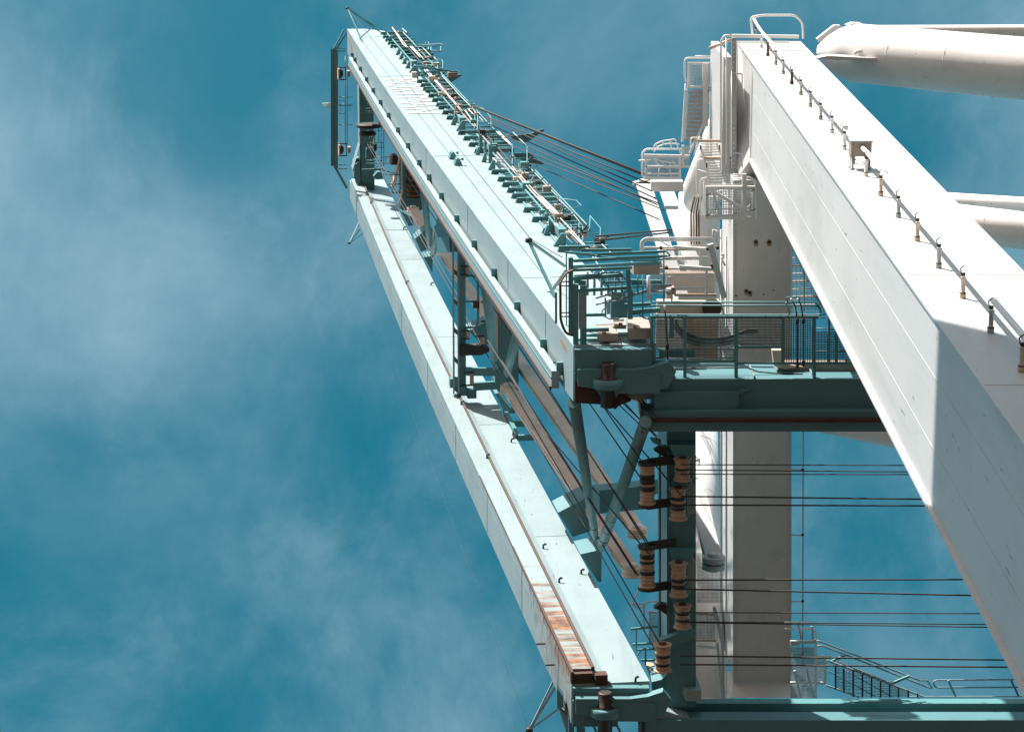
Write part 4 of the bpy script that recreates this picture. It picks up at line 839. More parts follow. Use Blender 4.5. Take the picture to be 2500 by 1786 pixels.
for pts in ([A1(655, 1305), A1(740, 1305)], [A1(655, 1360), A1(760, 1360)], [A1(655, 1480), A1(850, 1480)], [A1(655, 1520), A1(850, 1520)], [A1(655, 1548), A1(870, 1548)], [A1(685, 1230), A2(685, 260)], [A1(715, 1290), A2(715, 290)], [A1(745, 1624), A1(745, 1430), A1(770, 1400), A1(820, 1405)], [A2(745, 0), A2(745, 400)], [A2(840, 150), A2(840, 570)], [A2(880, 170), A2(880, 420)], [A2(910, 190), A2(910, 900), A2(780, 905), A2(770, 880), A2(770, 770)], [A2(660, 400), A2(860, 400)], [A2(660, 570), A2(905, 568)], [A2(660, 640), A2(905, 636)], [A2(660, 820), A2(890, 826)], [A2(660, 865), A2(1000, 862)], [A2(790, 775), A2(1000, 772)], [A2(875, 420), A2(875, 890)], [A2(940, 775), A2(940, 830)], [A2(740, 870), A2(740, 925)], [A2(710, 470), A2(710, 570)], [A2(740, 470), A2(740, 570)]):
    tpx(MB(), pts, PC, 1.0, 6, 2).build('cage_pipe', 'tealf', cg)
for (x0, x1, y, th) in ((520, 885, 325, 8), (560, 805, 438, 7)):
    P = PF(138)(A2((x0+x1)/2, y)); e = px2m(P, 1); r = (x1-x0)/2*.17241*e
    m_ = MB(); m_.lathe(P-Y_*th*e/2, Y_, [(0, r*.9), (.05, r), (th*e*.35, r), (th*e*.45, r*.85), (th*e*.55, r*.85), (th*e*.65, r), (th*e, r), (th*e+.03, r*.9)], 24); sv = m_.build('sheave', 'dark', cg)
    m_ = MB(); m_.lathe(P-Y_*th*e*.06, Y_, [(0, r*.86), (th*e*.12, r*.86)], 24); m_.build('sheave_groove', 'orange', sv)
for pts, m in (([A2(660, 690), A2(720, 690), A2(720, 800), A2(660, 800)], 'teald'), ([A2(745, 690), A2(790, 690), A2(800, 790), A2(750, 790)], 'rust'), ([A2(770, 600), A2(815, 600), A2(810, 680), A2(775, 690)], 'rust'), ([A2(660, 660), A2(760, 640), A2(800, 690), A2(660, 690)], 'teald'), ([A2(768, 470), A2(788, 470), A2(788, 600), A2(768, 600)], 'cream')):
    m_ = MB(); m_.prism(pl(pts, PF(138.5)), bv*.4); m_.build('rope_clamp', m, cg)
PW_ = PF(134)
m_ = MB(); m_.prism(pl([A2(765, 1050), A2(820, 985), A2(870, 985), A2(905, 1080), A2(810, 1090)], PW_), bv*.5); m_.build('rope_clamp', 'teald', cg)
for a, b_, wd in ((A2(600, 960), A2(900, 945), 5), (A2(780, 930), A2(1160, 1030), 2.2), (A2(900, 1020), A2(1180, 1030), 2), (A2(960, 1160), A2(1170, 1150), 3), (A2(1030, 1030), A2(1030, 1270), 1.8), (A2(990, 1200), A2(1160, 1265), 2), (A2(1030, 1275), A2(1150, 1275), 4)):
    bpx(MB(), a, b_, PF(131), wd).build('catwalk_bar', 'teald', cg)
t = thing('floodlight', 'small hanging floodlight beside the boom tip cage', 'floodlight', PF(133)(A2(1060, 815)))
m_ = MB(); m_.prism(pl([A2(1035, 745), A2(1100, 750), A2(1115, 790), A2(1105, 885), A2(1030, 885)], PF(133)), bv*.7); m_.build('lamp_case', 'dark', t)
m_ = MB(); m_.prism(pl([A2(1000, 760), A2(1035, 742), A2(1030, 890), A2(1000, 880)], PF(132.9)), bv*.6); m_.build('reflector', 'boxb', t)
t = thing('edge_pipe', 'white bent pipe down the edge of the first cross beam', 'pipe', PF(128)(A2(1165, 900)))
tpx(MB(), [A2(1160, 630), A2(1165, 1150), A2(1175, 1250), A2(1135, 1400), A2(1100, 1475)], PF(127), 1.8, 8).build('pipe', 'cream', t)

# ================================================================== HINGE EQUIPMENT ON THE BOOM FOOT
he = thing('hinge_frame', 'cluttered teal frame of posts and beams on the foot of the lettered girder', 'equipment frame', PZ(60.3)(A6(400, 1400)))
PH = PZ(60.25)
for a, b_, wd, m in ((A6(290, 370), A6(290, 1380), 9.5, 'tealf'), (A6(95, 830), A6(95, 1240), 4.5, 'tealf'), (A6(355, 720), A6(355, 1550), 11, 'tealf'), (A6(455, 740), A6(455, 1550), 13, 'tealf'), (A6(440, 830), A6(440, 1300), 14, 'teal'), (A6(1045, 530), A6(1060, 820), 9, 'tealf'), (A6(1075, 800), A6(1075, 1180), 10, 'tealf')):
    bpx(MB(), a, b_, PH, wd*1.2).build('post', m, he)
for a, b_, wd in ((A6(320, 650), A6(980, 600), 7.5), (A6(330, 700), A6(490, 710), 10), (A6(380, 810), A6(1090, 765), 7), (A6(320, 540), A6(1100, 505), 5), (A6(480, 1130), A6(760, 1125), 6), (A6(330, 1460), A6(750, 1455), 6), (A6(480, 1330), A6(795, 1320), 8), (A6(640, 330), A6(1545, 290), 5), (A6(890, 375), A6(1560, 350), 4), (A6(1000, 1000), A6(1340, 985), 7), (A6(1100, 1090), A6(1470, 1060), 9), (A6(130, 235), A6(520, 225), 5), (A6(430, 275), A6(1090, 265), 5), (A6(330, 415), A6(900, 385), 6), (A6(330, 610), A6(700, 590), 3), (A6(700, 700), A6(1000, 690), 4), (A6(1080, 680), A6(1480, 690), 7), (A6(1090, 720), A6(1500, 700), 4)):
    bpx(MB(), a, b_, PZ(60.45), wd*1.15).build('beam', 'tealf', he)
for pts in ([A6(310, 545), A6(220, 580), A6(150, 680), A6(155, 1200), A6(220, 1370), A6(320, 1400)], [A6(310, 530), A6(1100, 500)]):
    tpx(MB(), pts, PZ(60.1), 3.2 if len(pts) > 2 else 2.6, 8, 12).build('cable_pipe', 'rust' if len(pts) > 2 else 'tealf', he)
tpx(MB(), [A6(325, 535), A6(240, 565), A6(175, 660), A6(135, 740)], PZ(60.05), 2.4, 8, 8).build('cable_pipe', 'boxb', he)
for pts in ([A6(650, 575), A6(780, 750), A6(870, 860)], [A6(690, 575), A6(940, 570), A6(1000, 640), A6(1060, 720), A6(1090, 775)], [A6(620, 995), A6(740, 965), A6(925, 940), A6(1150, 860), A6(1624, 740)], [A6(960, 910), A6(1350, 780), A6(1624, 730)], [A6(1110, 765), A6(1450, 740), A6(1624, 725)], [A6(740, 860), A6(950, 910)], [A6(950, 810), A6(1170, 855)], [A6(620, 910), A6(760, 870), A6(900, 830)], [A6(1545, 280), A6(1610, 350), A6(1420, 370)], [A6(1620, 375), A6(1430, 410), A6(1110, 420)], [A6(1520, 310), A6(1520, 950)], [A6(1175, 600), A6(1175, 830)], [A6(1240, 600), A6(1240, 1165), A6(1330, 1185)], [A6(1350, 840), A6(1350, 950)], [A6(1350, 820), A6(1600, 820), A6(1624, 860), A6(1624, 950)], [A6(900, 640), A6(950, 700)], [A6(745, 900), A6(748, 1130)]):
    tpx(MB(), pts, PZ(60.4), 2.0, 8, 4).build('hand_pipe', 'teal' if pts[0][1] > 700 else 'tealf', he)
for x in (510, 600, 695, 785, 880, 965):
    tpx(MB(), [A6(x, 560), A6(x+2, 740), A6(x, 870)], PZ(60.7), 3.2, 8).build('hose', 'boxb', he)
m_ = MB(); m_.prism(pl([A6(830, 830), A6(1000, 830), A6(1040, 950), A6(1040, 1165), A6(815, 1175)], PZ(60.8)), Z_*.3); m_.build('gusset', 'tealf', he)
m_ = MB(); m_.prism(pl([A6(755, 940), A6(870, 900), A6(830, 1120), A6(765, 1120)], PZ(61.2)), Z_*.2); m_.build('gusset', 'teal', he)
tpx(MB(), [A6(1315, 610), A6(1325, 930)], PZ(60.3), 4.2).build('spring', 'pipew', he)
def jbox(p0, p1, label, z=60.3, m='boxb', dep=.8):
    P = PZ(z); a, b_ = P(p0), P(p1); t = thing('equipment_box', label, 'equipment box', (a+b_)/2, 'weathered boxes at the boom hinge')
    m_ = MB(); m_.abox(a.x, b_.x, a.y, b_.y, a.z, a.z+dep); m_.build('case', m, t)
    m_ = MB(); m_.abox(a.x-.02, b_.x+.02, a.y-.02, b_.y+.02, a.z-.035, a.z-.001); m_.build('lid', m, t)
    m_ = MB(); m_.abox(a.x+.1, a.x+.2, a.y-.05, a.y-.021, a.z-.03, a.z+.12); m_.build('latch', 'rust', t)
jbox(A6(1060, 1310), A6(1345, 1435), 'large brown box beside the left end of the mesh walkway', dep=1.4)
jbox(A6(650, 1380), A6(905, 1465), 'smaller brown box on the end of the lettered girder', dep=1.2)
jbox(A6(870, 1270), A6(1010, 1300), 'low box behind the two brown boxes at the hinge', z=61.0)
jbox(B3(640, 1200), B3(795, 1275), 'brown box right of the floodlight arm beneath the white pipes', z=60.6, dep=.6)
tpx(MB(), [A6(915, 1385), A6(1060, 1385)], PZ(60.6), 5).build('drum_shaft', 'teal', he)
tpx(MB(), [A6(480, 1395), A6(650, 1395)], PZ(60.6), 5).build('drum_shaft', 'tealf', he)
for pts in ([A6(725, 1140), A6(800, 1185), A6(920, 1180), A6(960, 1140)], [A6(1100, 1120), A6(1180, 1110), A6(1230, 1160)], [A6(700, 1100), A6(715, 1060), A6(745, 1040)]): tpx(MB(), pts, PZ(60.3), 1.5, 6, 5).build('loose_cable', 'cable', he)
m_ = MB(); m_.box(PZ(60.2)(A6(880, 1520)), X_*.14, Y_*.04, Z_*.2); m_.build('pad', 'teal', he)
for y in (690, 745, 1100, 1150): tpx(MB(), [A6(160, y), A6(285, y)], PZ(60.15), 1.6).build('pipe_clip', 'dark', he)

# ================================================================== MESH WALKWAY ON THE UPPER FIXED GIRDER
mw = thing('mesh_walkway', 'teal grating walkway with dark frame bays seen from below in the picture centre', 'walkway', PZ(60)((1790, 880)))
PM = PZ(60.2)
def mbar(a, b_, wd, name='frame_beam', m='tealf', pl_=PM, hp=None): return bpx(MB(), a, b_, pl_, wd*1.15, hp).build(name, m, mw)
mbar((1588, 773), (1999, 773), 5.5); mbar((1590, 882), (1800, 882), 6); mbar((1800, 886), (2100, 888), 4); mbar((1800, 847), (1912, 847), 5)
mbar((1588, 767.5), (1999, 767.5), 6.5, 'toe_board', 'teal', PZ(60.9), 2)
for x, y0, y1, wd in ((1591.5, 770, 884, 7), (1672, 776, 921, 7), (1797, 776, 921, 7.5), (1911, 776, 888, 7), (1987, 776, 920, 8), (2024, 690, 886, 5), (2041, 790, 886, 5)): mbar((x, y0), (x, y1), wd, 'cross_bearer')
def grate(p0, p1, nx, ny, rp, z=60.3, nm='grating', m='grate', par=None):
    P = PZ(z); a, b_, d = P(p0), P((p1[0], p0[1])), P((p0[0], p1[1]))
    mb = grating(MB(), a, b_-a, d-a, nx, ny, px2m(a, rp*1.9)); return mb.build(nm, m, par or mw, kind='stuff')
grate((1595, 777), (1669, 879), 25, 15, .62); grate((1676, 777), (1793, 879), 40, 15, .62); grate((1801, 777), (1908, 845), 36, 10, .62)
grate((1915, 778), (1983, 884), 12, 24, .8); grate((1991, 810), (2085, 884), 26, 12, .8); ms = thing('mesh_stairs', 'white slatted mesh seen between the portal beam and the leg edge', 'stairs', PZ(66)((1960, 680)))
grate((1934, 590), (2020, 760), 9, 30, .6, 66, 'grating', 'grey', ms)
for k in range(9): bpx(MB(), (1934, 592+k*19), (2015, 590+k*19), PZ(66.3), 4.5 if k % 2 else 3).build('slat', ('whitef', 'cream')[k % 2], ms)
bpx(MB(), (1963, 590), (1963, 760), PZ(65.8), 3.5).build('post', 'grey', ms)
for y, r_ in ((737, 2.2), (745.5, 2.2)): tpx(MB(), [(1584, y), (1990 if y < 740 else 1996, y+.5), (2003, y+14), (2004, y+28)], PZ(61), r_, 8, 8).build('handrail', 'tealf', mw)
for a, b_ in ((A7(240, 255), A7(280, 455)), (A7(1355, 240), A7(1420, 460)), (B4(80, 760), B4(120, 890))): bpx(MB(), a, b_, PZ(60.9), 6, 3).build('rail_post', 'teal', mw)
for pts, m in (([A7(360, 998), A7(1560, 995), A7(1580, 960)], 'teal'), ([A7(300, 1132), A7(1600, 1132)], 'grey'), ([A7(1630, 780), A7(1949, 790), (1884, 824), (1890, 845)], 'teal'), ([A7(1640, 950), A7(1690, 905), A7(1949, 912), (1888, 845)], 'teal'), ([A7(640, 1295), A7(1600, 1285), A7(1780, 1280), A7(1949, 1345), (1890, 911), (1960, 913)], 'dark'), ([B4(100, 770), B4(85, 710), B4(215, 700), B4(220, 760)], 'tealf'), ([B4(395, 885), B4(495, 885)], 'tealf'), ([B4(390, 925), B4(490, 920)], 'tealf'), ([B4(370, 1270), B4(800, 1270)], 'tealf'), ([B4(395, 1030), B4(600, 1045)], 'tealf')):
    tpx(MB(), pts, PZ(60.5), 1.7, 8, 4).build('hand_pipe', m, mw)
m_ = MB(); m_.prism(pl([B4(380, 695), B4(440, 700), B4(520, 800), B4(530, 930), B4(500, 870)], PZ(61)), Z_*.4); m_.build('side_plate', 'teal', mw)
slab(MB(), B4(0, 1395), B4(860, 1480), 60.9, 61.3).build('deck_plank', 'boxb', mw)
m_ = MB(); m_.prism(pl([(1885, 855), (1912, 855), (1915, 888), (1960, 895), (1915, 902), (1890, 893)], PZ(60.8)), Z_*.3); m_.build('deck_plank', 'cream', mw)
slab(MB(), A7(380, 1130), A7(960, 1010), 61.6, 61.9).build('cover_plate', 'teald', mw)
slab(MB(), A7(550, 500), A7(615, 815), 61.2, 61.6).build('support_bar', 'teald', mw)
for x in (1606, 1636, 1665, 1775, 1810, 1870, 1905, 1925, 1960):
    m_ = MB(); P = PZ(60.1)((x, 771)); e = px2m(P, 1); m_.poly([P-Y_*4*e, P+Y_*5*e, P+Y_*7*e+X_*2*e], .8*e, 5); m_.build('grating_clip', 'dark', mw)
cbt = thing('cable_loop', 'sagging bundle of dark and pale cables behind the mesh walkway', 'cable bundle', PZ(62)(A7(1200, 880)))
for k, (dy, m) in enumerate(((0, 'cable'), (22, 'cable'), (38, 'cable'), (55, 'cablep'), (72, 'cable'), (95, 'cable'), (118, 'cablep'), (135, 'cable'), (150, 'cablep'))):
    pts = [A7(650-k*4, 510+k*18), A7(690, 640+dy*.6), A7(800, 725+dy), A7(1000, 800+dy*.92), A7(1200, 818+dy*.85), A7(1400, 805+dy*.8), A7(1580, 765+dy*.9)]
    if k < 5: pts += [A7(1720, 690+dy*.9), A7(1949, 690+dy)]
    tpx(MB(), pts, PZ(61.8+.02*k), 2.2, 6, 14).build('cable', m, cbt)
for k, (pts, lab) in enumerate((([A7(472, 285), A7(490, 500), A7(515, 960), A7(530, 1370)], 'dark hanging cable with clamps at the left end of the mesh walkway'), ([B4(130, 720), B4(180, 800), B4(200, 960), B4(200, 1420)], 'left of two dark hanging cables at the right bay of the mesh walkway'), ([B4(200, 720), B4(240, 790), B4(262, 960), B4(262, 1400)], 'right of two dark hanging cables at the right bay of the mesh walkway'))):
    t = thing('hanging_cable', lab, 'cable', PZ(60)(pts[1]), 'hanging cables on the mesh walkway')
    tpx(MB(), pts, PZ(59.95), 1.9, 7, 4).build('cable', 'cable', t); tpx(MB(), [pts[0], (pts[0][0]+.4*(pts[1][0]-pts[0][0]), pts[0][1]+.4*(pts[1][1]-pts[0][1]))], PZ(59.93), 2.4, 8).build('pipe_end', 'pipew', t)
    for p in (pts[2], pts[3]): P = PZ(59.93)(p); e = px2m(P, 1); m_ = MB(); m_.lathe(P-Y_*9*e, Y_, [(0, 1.8*e), (4*e, 4*e), (12*e, 4*e), (16*e, 1.8*e)], 8); m_.build('clamp', 'dark', t)
solo(tpx(MB(), [A7(100, 1390), A7(150, 1405), A7(280, 1430), A7(360, 1370), A7(385, 1300)], PZ(59.7), 1.9, 8, 4), 'hose', 'cream', PZ(59.7)(A7(280, 1430)), 'short bent pale hose hanging at the upper hinge', 'hose')

# ================================================================== WHITE PLATFORMS AND STAIRS
def frame_thing(name, label, cat, loc): return thing(name, label, cat, loc)
def W(t, a, b_, wd, z, name='beam', m='whitef', hp=None): return bpx(MB(), a, b_, PZ(z), wd, hp).build(name, m, t)
def Wp(t, pts, r_, z, name='handrail', m='pipew', rnd=5): return tpx(MB(), pts, PZ(z), r_, 8, rnd).build(name, m, t)
# upper platform with stair tower
p1 = frame_thing('stair_tower', 'white stair flight with dark grating steps against the sky left of the leg head', 'stairs', PZ(77)(B1(700, 600)))
for a, b_, wd in ((B1(615, 165), B1(955, 165), 4.5), (B1(630, 160), B1(625, 440), 5), (B1(615, 440), B1(800, 440), 5), (B1(820, 165), B1(820, 900), 13), (B1(850, 440), B1(955, 435), 4), (B1(590, 470), B1(560, 1080), 5.5), (B1(800, 870), B1(640, 1215), 6), (B1(615, 450), B1(590, 1050), 2)): W(p1, a, b_, wd, 77)
Wp(p1, [B1(592, 385), B1(580, 300), B1(580, 140), B1(600, 105), B1(955, 105)], 2.4, 77.6); Wp(p1, [B1(592, 400), B1(575, 640), B1(545, 1080)], 2.0, 77.6); Wp(p1, [B1(700, 82), B1(880, 82)], 1.6, 77.8)
grate(B1(640, 185), B1(785, 425), 9, 14, .5, 77.2, 'grating', 'grey', p1); grate(B1(850, 185), B1(955, 425), 7, 14, .5, 77.2, 'grating', 'grey', p1)
for k in range(12):
    y = 468+k*50; x = 632-k*3.6
    P = PZ(77-.0); a, b_ = P(B1(x, y)), P(B1(788, y)); d = P(B1(x, y+38))-a
    st = MB(); grating(st, a, b_-a, d, 9, 4, px2m(a, .75)); st.bar(a+d, b_+d, px2m(a, 1.3), .1); st.build('step', 'grey', p1, kind='stuff')
Wp(p1, [B1(865, 480), B1(955, 495)], 1.6, 77, 'brace'); Wp(p1, [B1(855, 470), B1(853, 640)], 1.8, 77, 'brace')
p2 = frame_thing('caged_platform', 'small white mesh platform with a hooped ladder cage left of the white cone', 'platform', PZ(77)(B1(320, 1400)))
for a, b_, wd in ((B1(110, 1240), B1(640, 1252), 7), (B1(125, 1235), B1(125, 1510), 5), (B1(110, 1505), B1(530, 1505), 6), (B1(130, 1368), B1(630, 1372), 5), (B1(525, 1240), B1(525, 1510), 6), (B1(140, 1455), B1(510, 1452), 4), (B1(560, 1120), B1(555, 1360), 6)): W(p2, a, b_, wd, 77)
Wp(p2, [B1(540, 1165), B1(130, 1165), B1(85, 1210), B1(85, 1480), B1(120, 1510)], 2.6, 77.6); Wp(p2, [B1(45, 1300), B1(190, 1290)], 2.2, 77.3)
grate(B1(135, 1265), B1(520, 1500), 34, 14, .45, 77.2, 'grating', 'grey', p2); grate(B1(575, 1130), B1(640, 1350), 5, 12, .5, 77.2, 'grating', 'grey', p2)
for pts in ([B1(210, 1180), B1(230, 1110), B1(320, 1070), B1(470, 1050), B1(480, 1075)], [B1(220, 1200), B1(260, 1140), B1(350, 1105), B1(440, 1100), B1(520, 1110)], [B1(230, 1280), B1(320, 1310), B1(470, 1330)], [B1(220, 1280), B1(260, 1340), B1(350, 1385), B1(440, 1370)], [B1(320, 1075), B1(330, 1110)], [B1(415, 1060), B1(420, 1160)], [B1(240, 1105), B1(255, 1150)], [B1(250, 1290), B1(260, 1345)], [B1(320, 1310), B1(340, 1350)], [B1(405, 1320), B1(420, 1375)], [B1(480, 1090), B1(540, 1230)], [B1(400, 1390), B1(425, 1500)], [B1(285, 1390), B1(265, 1520)], [B1(440, 1290), B1(490, 1400)]):
    Wp(p2, pts, 1.6, 77.4, 'cage_hoop', 'pipew', 6)
hd = thing('link_head', 'white pin block at the top of the two broad white links', 'pin block', PZ(77)(B1(400, 1580)))
slab(MB(), B1(190, 1545), B1(560, 1660), 87.6, 88.2).build('block', 'white', hd)
# ladder with rungs in front of the cone
p3 = frame_thing('ladder', 'white ladder with many rungs leading down to the braced mesh platform', 'ladder', PZ(73)(B2(450, 500)))
for a, b_ in ((B2(210, 170), B2(400, 855)), (B2(480, 130), B2(800, 860)), (B2(690, 620), B2(840, 870))): W(p3, a, b_, 5, 73, 'rail')
for k in range(15): y = 150+k*46; f = k/15; W(p3, B2(195+170*f, y), B2(490+270*f, y-4), 2.6, 73.1, 'rung', 'whitef')
W(p3, B2(160, 98), B2(670, 98), 6.5, 72.8, 'crossbar', 'cream'); W(p3, B2(270, 395), B2(745, 398), 6, 72.8, 'crossbar', 'cream')
for x, y in ((210, 215), (540, 210), (320, 520), (660, 520)): W(p3, B2(x, y-40), B2(x, y+40), 3, 72.7, 'bolt_plate', 'rust')
for pts in ([B2(40, 300), B2(40, 60), B2(80, 40), B2(200, 50)], [B2(140, 1040), B2(135, 700), B2(170, 450), B2(190, 420), B2(270, 415)], [B2(165, 600), B2(330, 640)], [B2(150, 1040), B2(190, 1045)], [B2(200, 20), B2(100, 330)]): Wp(p3, pts, 1.8, 73.5, 'side_rail')
p4 = frame_thing('mesh_platform', 'square white mesh platform with a diagonal brace under the leg head', 'platform', PZ(69)(B2(720, 1150)))
for a, b_, wd, m in ((B2(300, 905), B2(1155, 905), 8, 'whitef'), (B2(325, 890), B2(320, 1440), 7, 'white'), (B2(320, 1425), B2(1155, 1425), 7, 'whitef'), (B2(1132, 880), B2(1132, 1440), 6.5, 'whitef'), (B2(965, 665), B2(965, 1465), 10, 'whitef'), (B2(370, 930), B2(1115, 1365), 7, 'whitef'), (B2(345, 1385), B2(925, 1380), 3.5, 'white'), (B2(345, 1270), B2(930, 1262), 2.4, 'white'), (B2(430, 990), B2(550, 1400), 5.5, 'white')): W(p4, a, b_, wd, 69, m=m)
W(p4, B2(300, 865), B2(930, 865), 5, 69.5, 'toe_board', 'white')
grate(B2(345, 930), B2(920, 1370), 13, 10, .75, 69.2, 'grating', 'grey', p4); grate(B2(1000, 930), B2(1110, 1370), 3, 10, .75, 69.2, 'grating', 'grey', p4)
for pts in ([B2(330, 730), B2(250, 740), B2(208, 800), B2(205, 1300), B2(240, 1370), B2(310, 1400)], [B2(760, 720), B2(1060, 720), B2(1150, 790), B2(1155, 900)], [B2(270, 760), B2(300, 1400)], [B2(760, 680), B2(900, 680)], [B2(1090, 900), B2(1080, 1200), B2(1010, 1250)], [B2(1155, 800), B2(1170, 1430)], [B2(360, 1060), B2(560, 1065), B2(660, 980), B2(620, 940), B2(500, 970)], [B2(470, 1360), B2(500, 1300), B2(580, 1290)]): Wp(p4, pts, 1.8, 69.6)
for x, y in ((350, 1010), (340, 1370), (1110, 940), (1120, 1280)): P = PZ(68.9)(B2(x, y)); e = px2m(P, 1); m_ = MB(); m_.poly([P-X_*6*e+Y_*4*e, P+X_*4*e, P+X_*5*e-Y_*3*e], 1.2*e, 6); m_.build('grating_clip', 'dark', p4)
p5 = frame_thing('mesh_deck', 'white pipe rails and mesh deck between the broad links and the portal beam', 'platform', PZ(67)(B3(1000, 700)))
for a, b_, wd, m, z in ((B3(180, 365), B3(1440, 370), 6, 'white', 67), (B3(550, 400), B3(1440, 402), 4, 'cream', 66.8), (B3(765, 350), B3(1440, 395), 7, 'whitef', 66.6), (B3(880, 735), B3(1580, 785), 7, 'whitef', 66.2), (B3(480, 780), B3(1580, 790), 4, 'cream', 66.4), (B3(330, 890), B3(1600, 885), 4, 'white', 67), (B3(1495, 290), B3(1770, 1350), 14, 'white', 66), (B3(1418, 780), B3(1416, 1290), 5.5, 'whitef', 66.2), (B3(780, 1295), B3(1620, 1300), 7, 'cream', 66.5), (B3(800, 1150), B3(1390, 1150), 4, 'white', 66.8), (B3(1290, 420), B3(1290, 720), 4.5, 'whitef', 66.8), (B3(660, 950), B3(780, 950), 4.5, 'white', 66.8), (B3(1170, 950), B3(1390, 950), 4, 'white', 66.8)): W(p5, a, b_, wd, z, m=m)
grate(B3(490, 420), B3(1430, 760), 48, 17, .35, 67.2, 'grating', 'grey', p5); grate(B3(330, 800), B3(1590, 1270), 60, 24, .38, 67.1, 'grating', 'grey', p5)
for pts in ([B3(120, 420), B3(120, 240), B3(210, 170), B3(1530, 170)], [B3(150, 420), B3(150, 270), B3(220, 215), B3(1560, 218)], [B3(700, 550), B3(1450, 550)], [B3(600, 590), B3(1470, 585)], [B3(1560, 0), B3(1545, 100), B3(1650, 340)], [B3(1610, 20), B3(1660, 130), B3(1690, 190)], [B3(1590, 10), B3(1620, 230)], [B3(1700, 500), B3(1760, 490), B3(1755, 580), B3(1700, 560)], [B3(1720, 590), B3(1790, 720)]): Wp(p5, pts, 2.6, 66.8, 'handrail', 'pipew', 7)
for x, y in ((520, 380), (1640, 370), (1450, 395), (1560, 760), (630, 770), (1530, 725)): P = PZ(66)(B3(x, y)); e = px2m(P, 1); m_ = MB(); m_.lathe(P, Z_, [(0, 4*e), (.2, 4.5*e)], 8); m_.build('rust_joint', 'rust', p5)
slab(MB(), (1628, 668), (1742, 737), 71, 71.4).build('soffit', 'cream', p5); slab(MB(), (1605, 738), (1757, 772), 68.5, 69).build('soffit', 'cream', p5); slab(MB(), (1602, 778), (1679, 850), 69.0, 69.3).build('soffit', 'whitef', p5); slab(MB(), (1680, 770), (1752, 880), 69.3, 70).build('soffit', 'cream', p5)
slab(MB(), A7(690, 150), A7(1290, 210), 68, 68.4).build('soffit', 'whitef', p5)
m_ = MB(); m_.tube(PZ(68.4)((1738, 752)), PZ(68.2)((1738, 752)), .28, 16); m_.build('round_port', 'rust', p5)
for k, x in enumerate((1688, 1694.5, 1701, 1707)):
    solo(tpx(MB(), [(x, 596), (x-1, 520), (x+8-k, 480)], PZ(74), 2.1, 6, 5), 'cable_pipe', 'rust' if k != 1 else 'boxb', PZ(74)((x, 540)), ('leftmost', 'second', 'third', 'rightmost')[k]+' of four rusty cable pipes on the white tube left of the mesh platform', 'cable pipe', 'rusty pipes on the white tube')
for x, y0, y1, lab in ((1760.5, 560, 1700, 'left of two long thin white pipes beside the portal beam'), (1773, 575, 1690, 'right of two long thin white pipes beside the portal beam')):
    solo(tpx(MB(), [(x, y0), (x+.5, y1)], PZ(69.8), 2.4, 8), 'pipe', 'pipew', PZ(69.8)((x, 1200)), lab, 'pipe', 'long pipes beside the portal beam')
for k, (pts, lab) in enumerate((([Z5(700, 115), Z5(660, 115), Z5(640, 150), Z5(640, 760)], 'bent white pipe left of the perforated tray at the leg head'), ([Z5(672, 130), Z5(672, 900)], 'thin white pipe close to the perforated tray'), ([Z5(570, 193), Z5(640, 165), Z5(700, 140)], 'short slanting lamp tube at the leg head'))):
    solo(tpx(MB(), pts, PZ(72+.3*k), (2.6, 2.0, 4.0)[k], 8, 6), ('pipe', 'pipe', 'tube_lamp')[k], ('pipew', 'pipew', 'cream')[k], PZ(72)(pts[1]), lab, ('pipe', 'pipe', 'tube lamp')[k])
cr = thing('conduit_rod', 'thin pipe on clamps right of the portal beam', 'pipe', PZ(70.5)((1960, 1400)))
tpx(MB(), [(1961, 1040), (1959.5, 1702)], PZ(70.6), 1.7, 8).build('pipe', 'grey', cr)
for y in (1146, 1305, 1467, 1595):
    tpx(MB(), [(1928, y), (1961, y+1)], PZ(70.7), 1.5, 6).build('arm', 'cream', cr); P = PZ(70.5)((1959, y)); e = px2m(P, 1); m_ = MB(); m_.lathe(P-X_*3*e, X_, [(0, 2*e), (1*e, 3.2*e), (6*e, 3.2*e), (7*e, 2*e)], 8); m_.build('clamp', 'dark', cr)
# lower left mesh landing behind the cross beam
p6 = frame_thing('mesh_landing', 'white mesh landing with rusty joints behind the lower cross beam', 'platform', PZ(66)(A8(950, 300)))
for a, b_, wd, m in ((A8(845, 85), A8(1090, 100), 6, 'cream'), (A8(845, 435), A8(1110, 440), 5, 'cream'), (A8(985, 100), A8(990, 440), 5, 'whitef'), (A8(230, 70), A8(370, 75), 6, 'white'), (A8(248, 90), A8(248, 450), 5, 'whitef'), (A8(240, 445), A8(350, 445), 4, 'whitef'), (A8(1080, 0), A8(1210, 560), 9, 'white'), (A8(850, 505), A8(1100, 530), 6, 'whitef'), (A8(1120, 470), A8(1200, 1260), 7, 'white'), (A8(1190, 380), A8(1205, 1260), 5, 'cream')): W(p6, a, b_, wd, 66, m=m)
grate(A8(850, 110), A8(1085, 425), 13, 17, .55, 66.2, 'grating', 'grey', p6); grate(A8(265, 110), A8(345, 440), 5, 18, .55, 66.2, 'grating', 'grey', p6); grate((1702, 1350), (1765, 1470), 20, 36, .5, 68, 'grating', 'grey', p6)
for pts in ([A8(0, -30), A8(170, -40), A8(175, 250)], [ZB(1060, 430), ZB(985, 560), ZB(1010, 610), ZB(1080, 610)], [ZB(1080, 760), ZB(1080, 590), ZB(1110, 560), ZB(1240, 560)]): Wp(p6, pts, 2.3, 66.3, 'handrail', 'whitef', 6)
p7 = frame_thing('side_railing', 'teal railing stubs between the lower boom girder and the cross beam', 'railing', PZ(62)(A8(100, 400)))
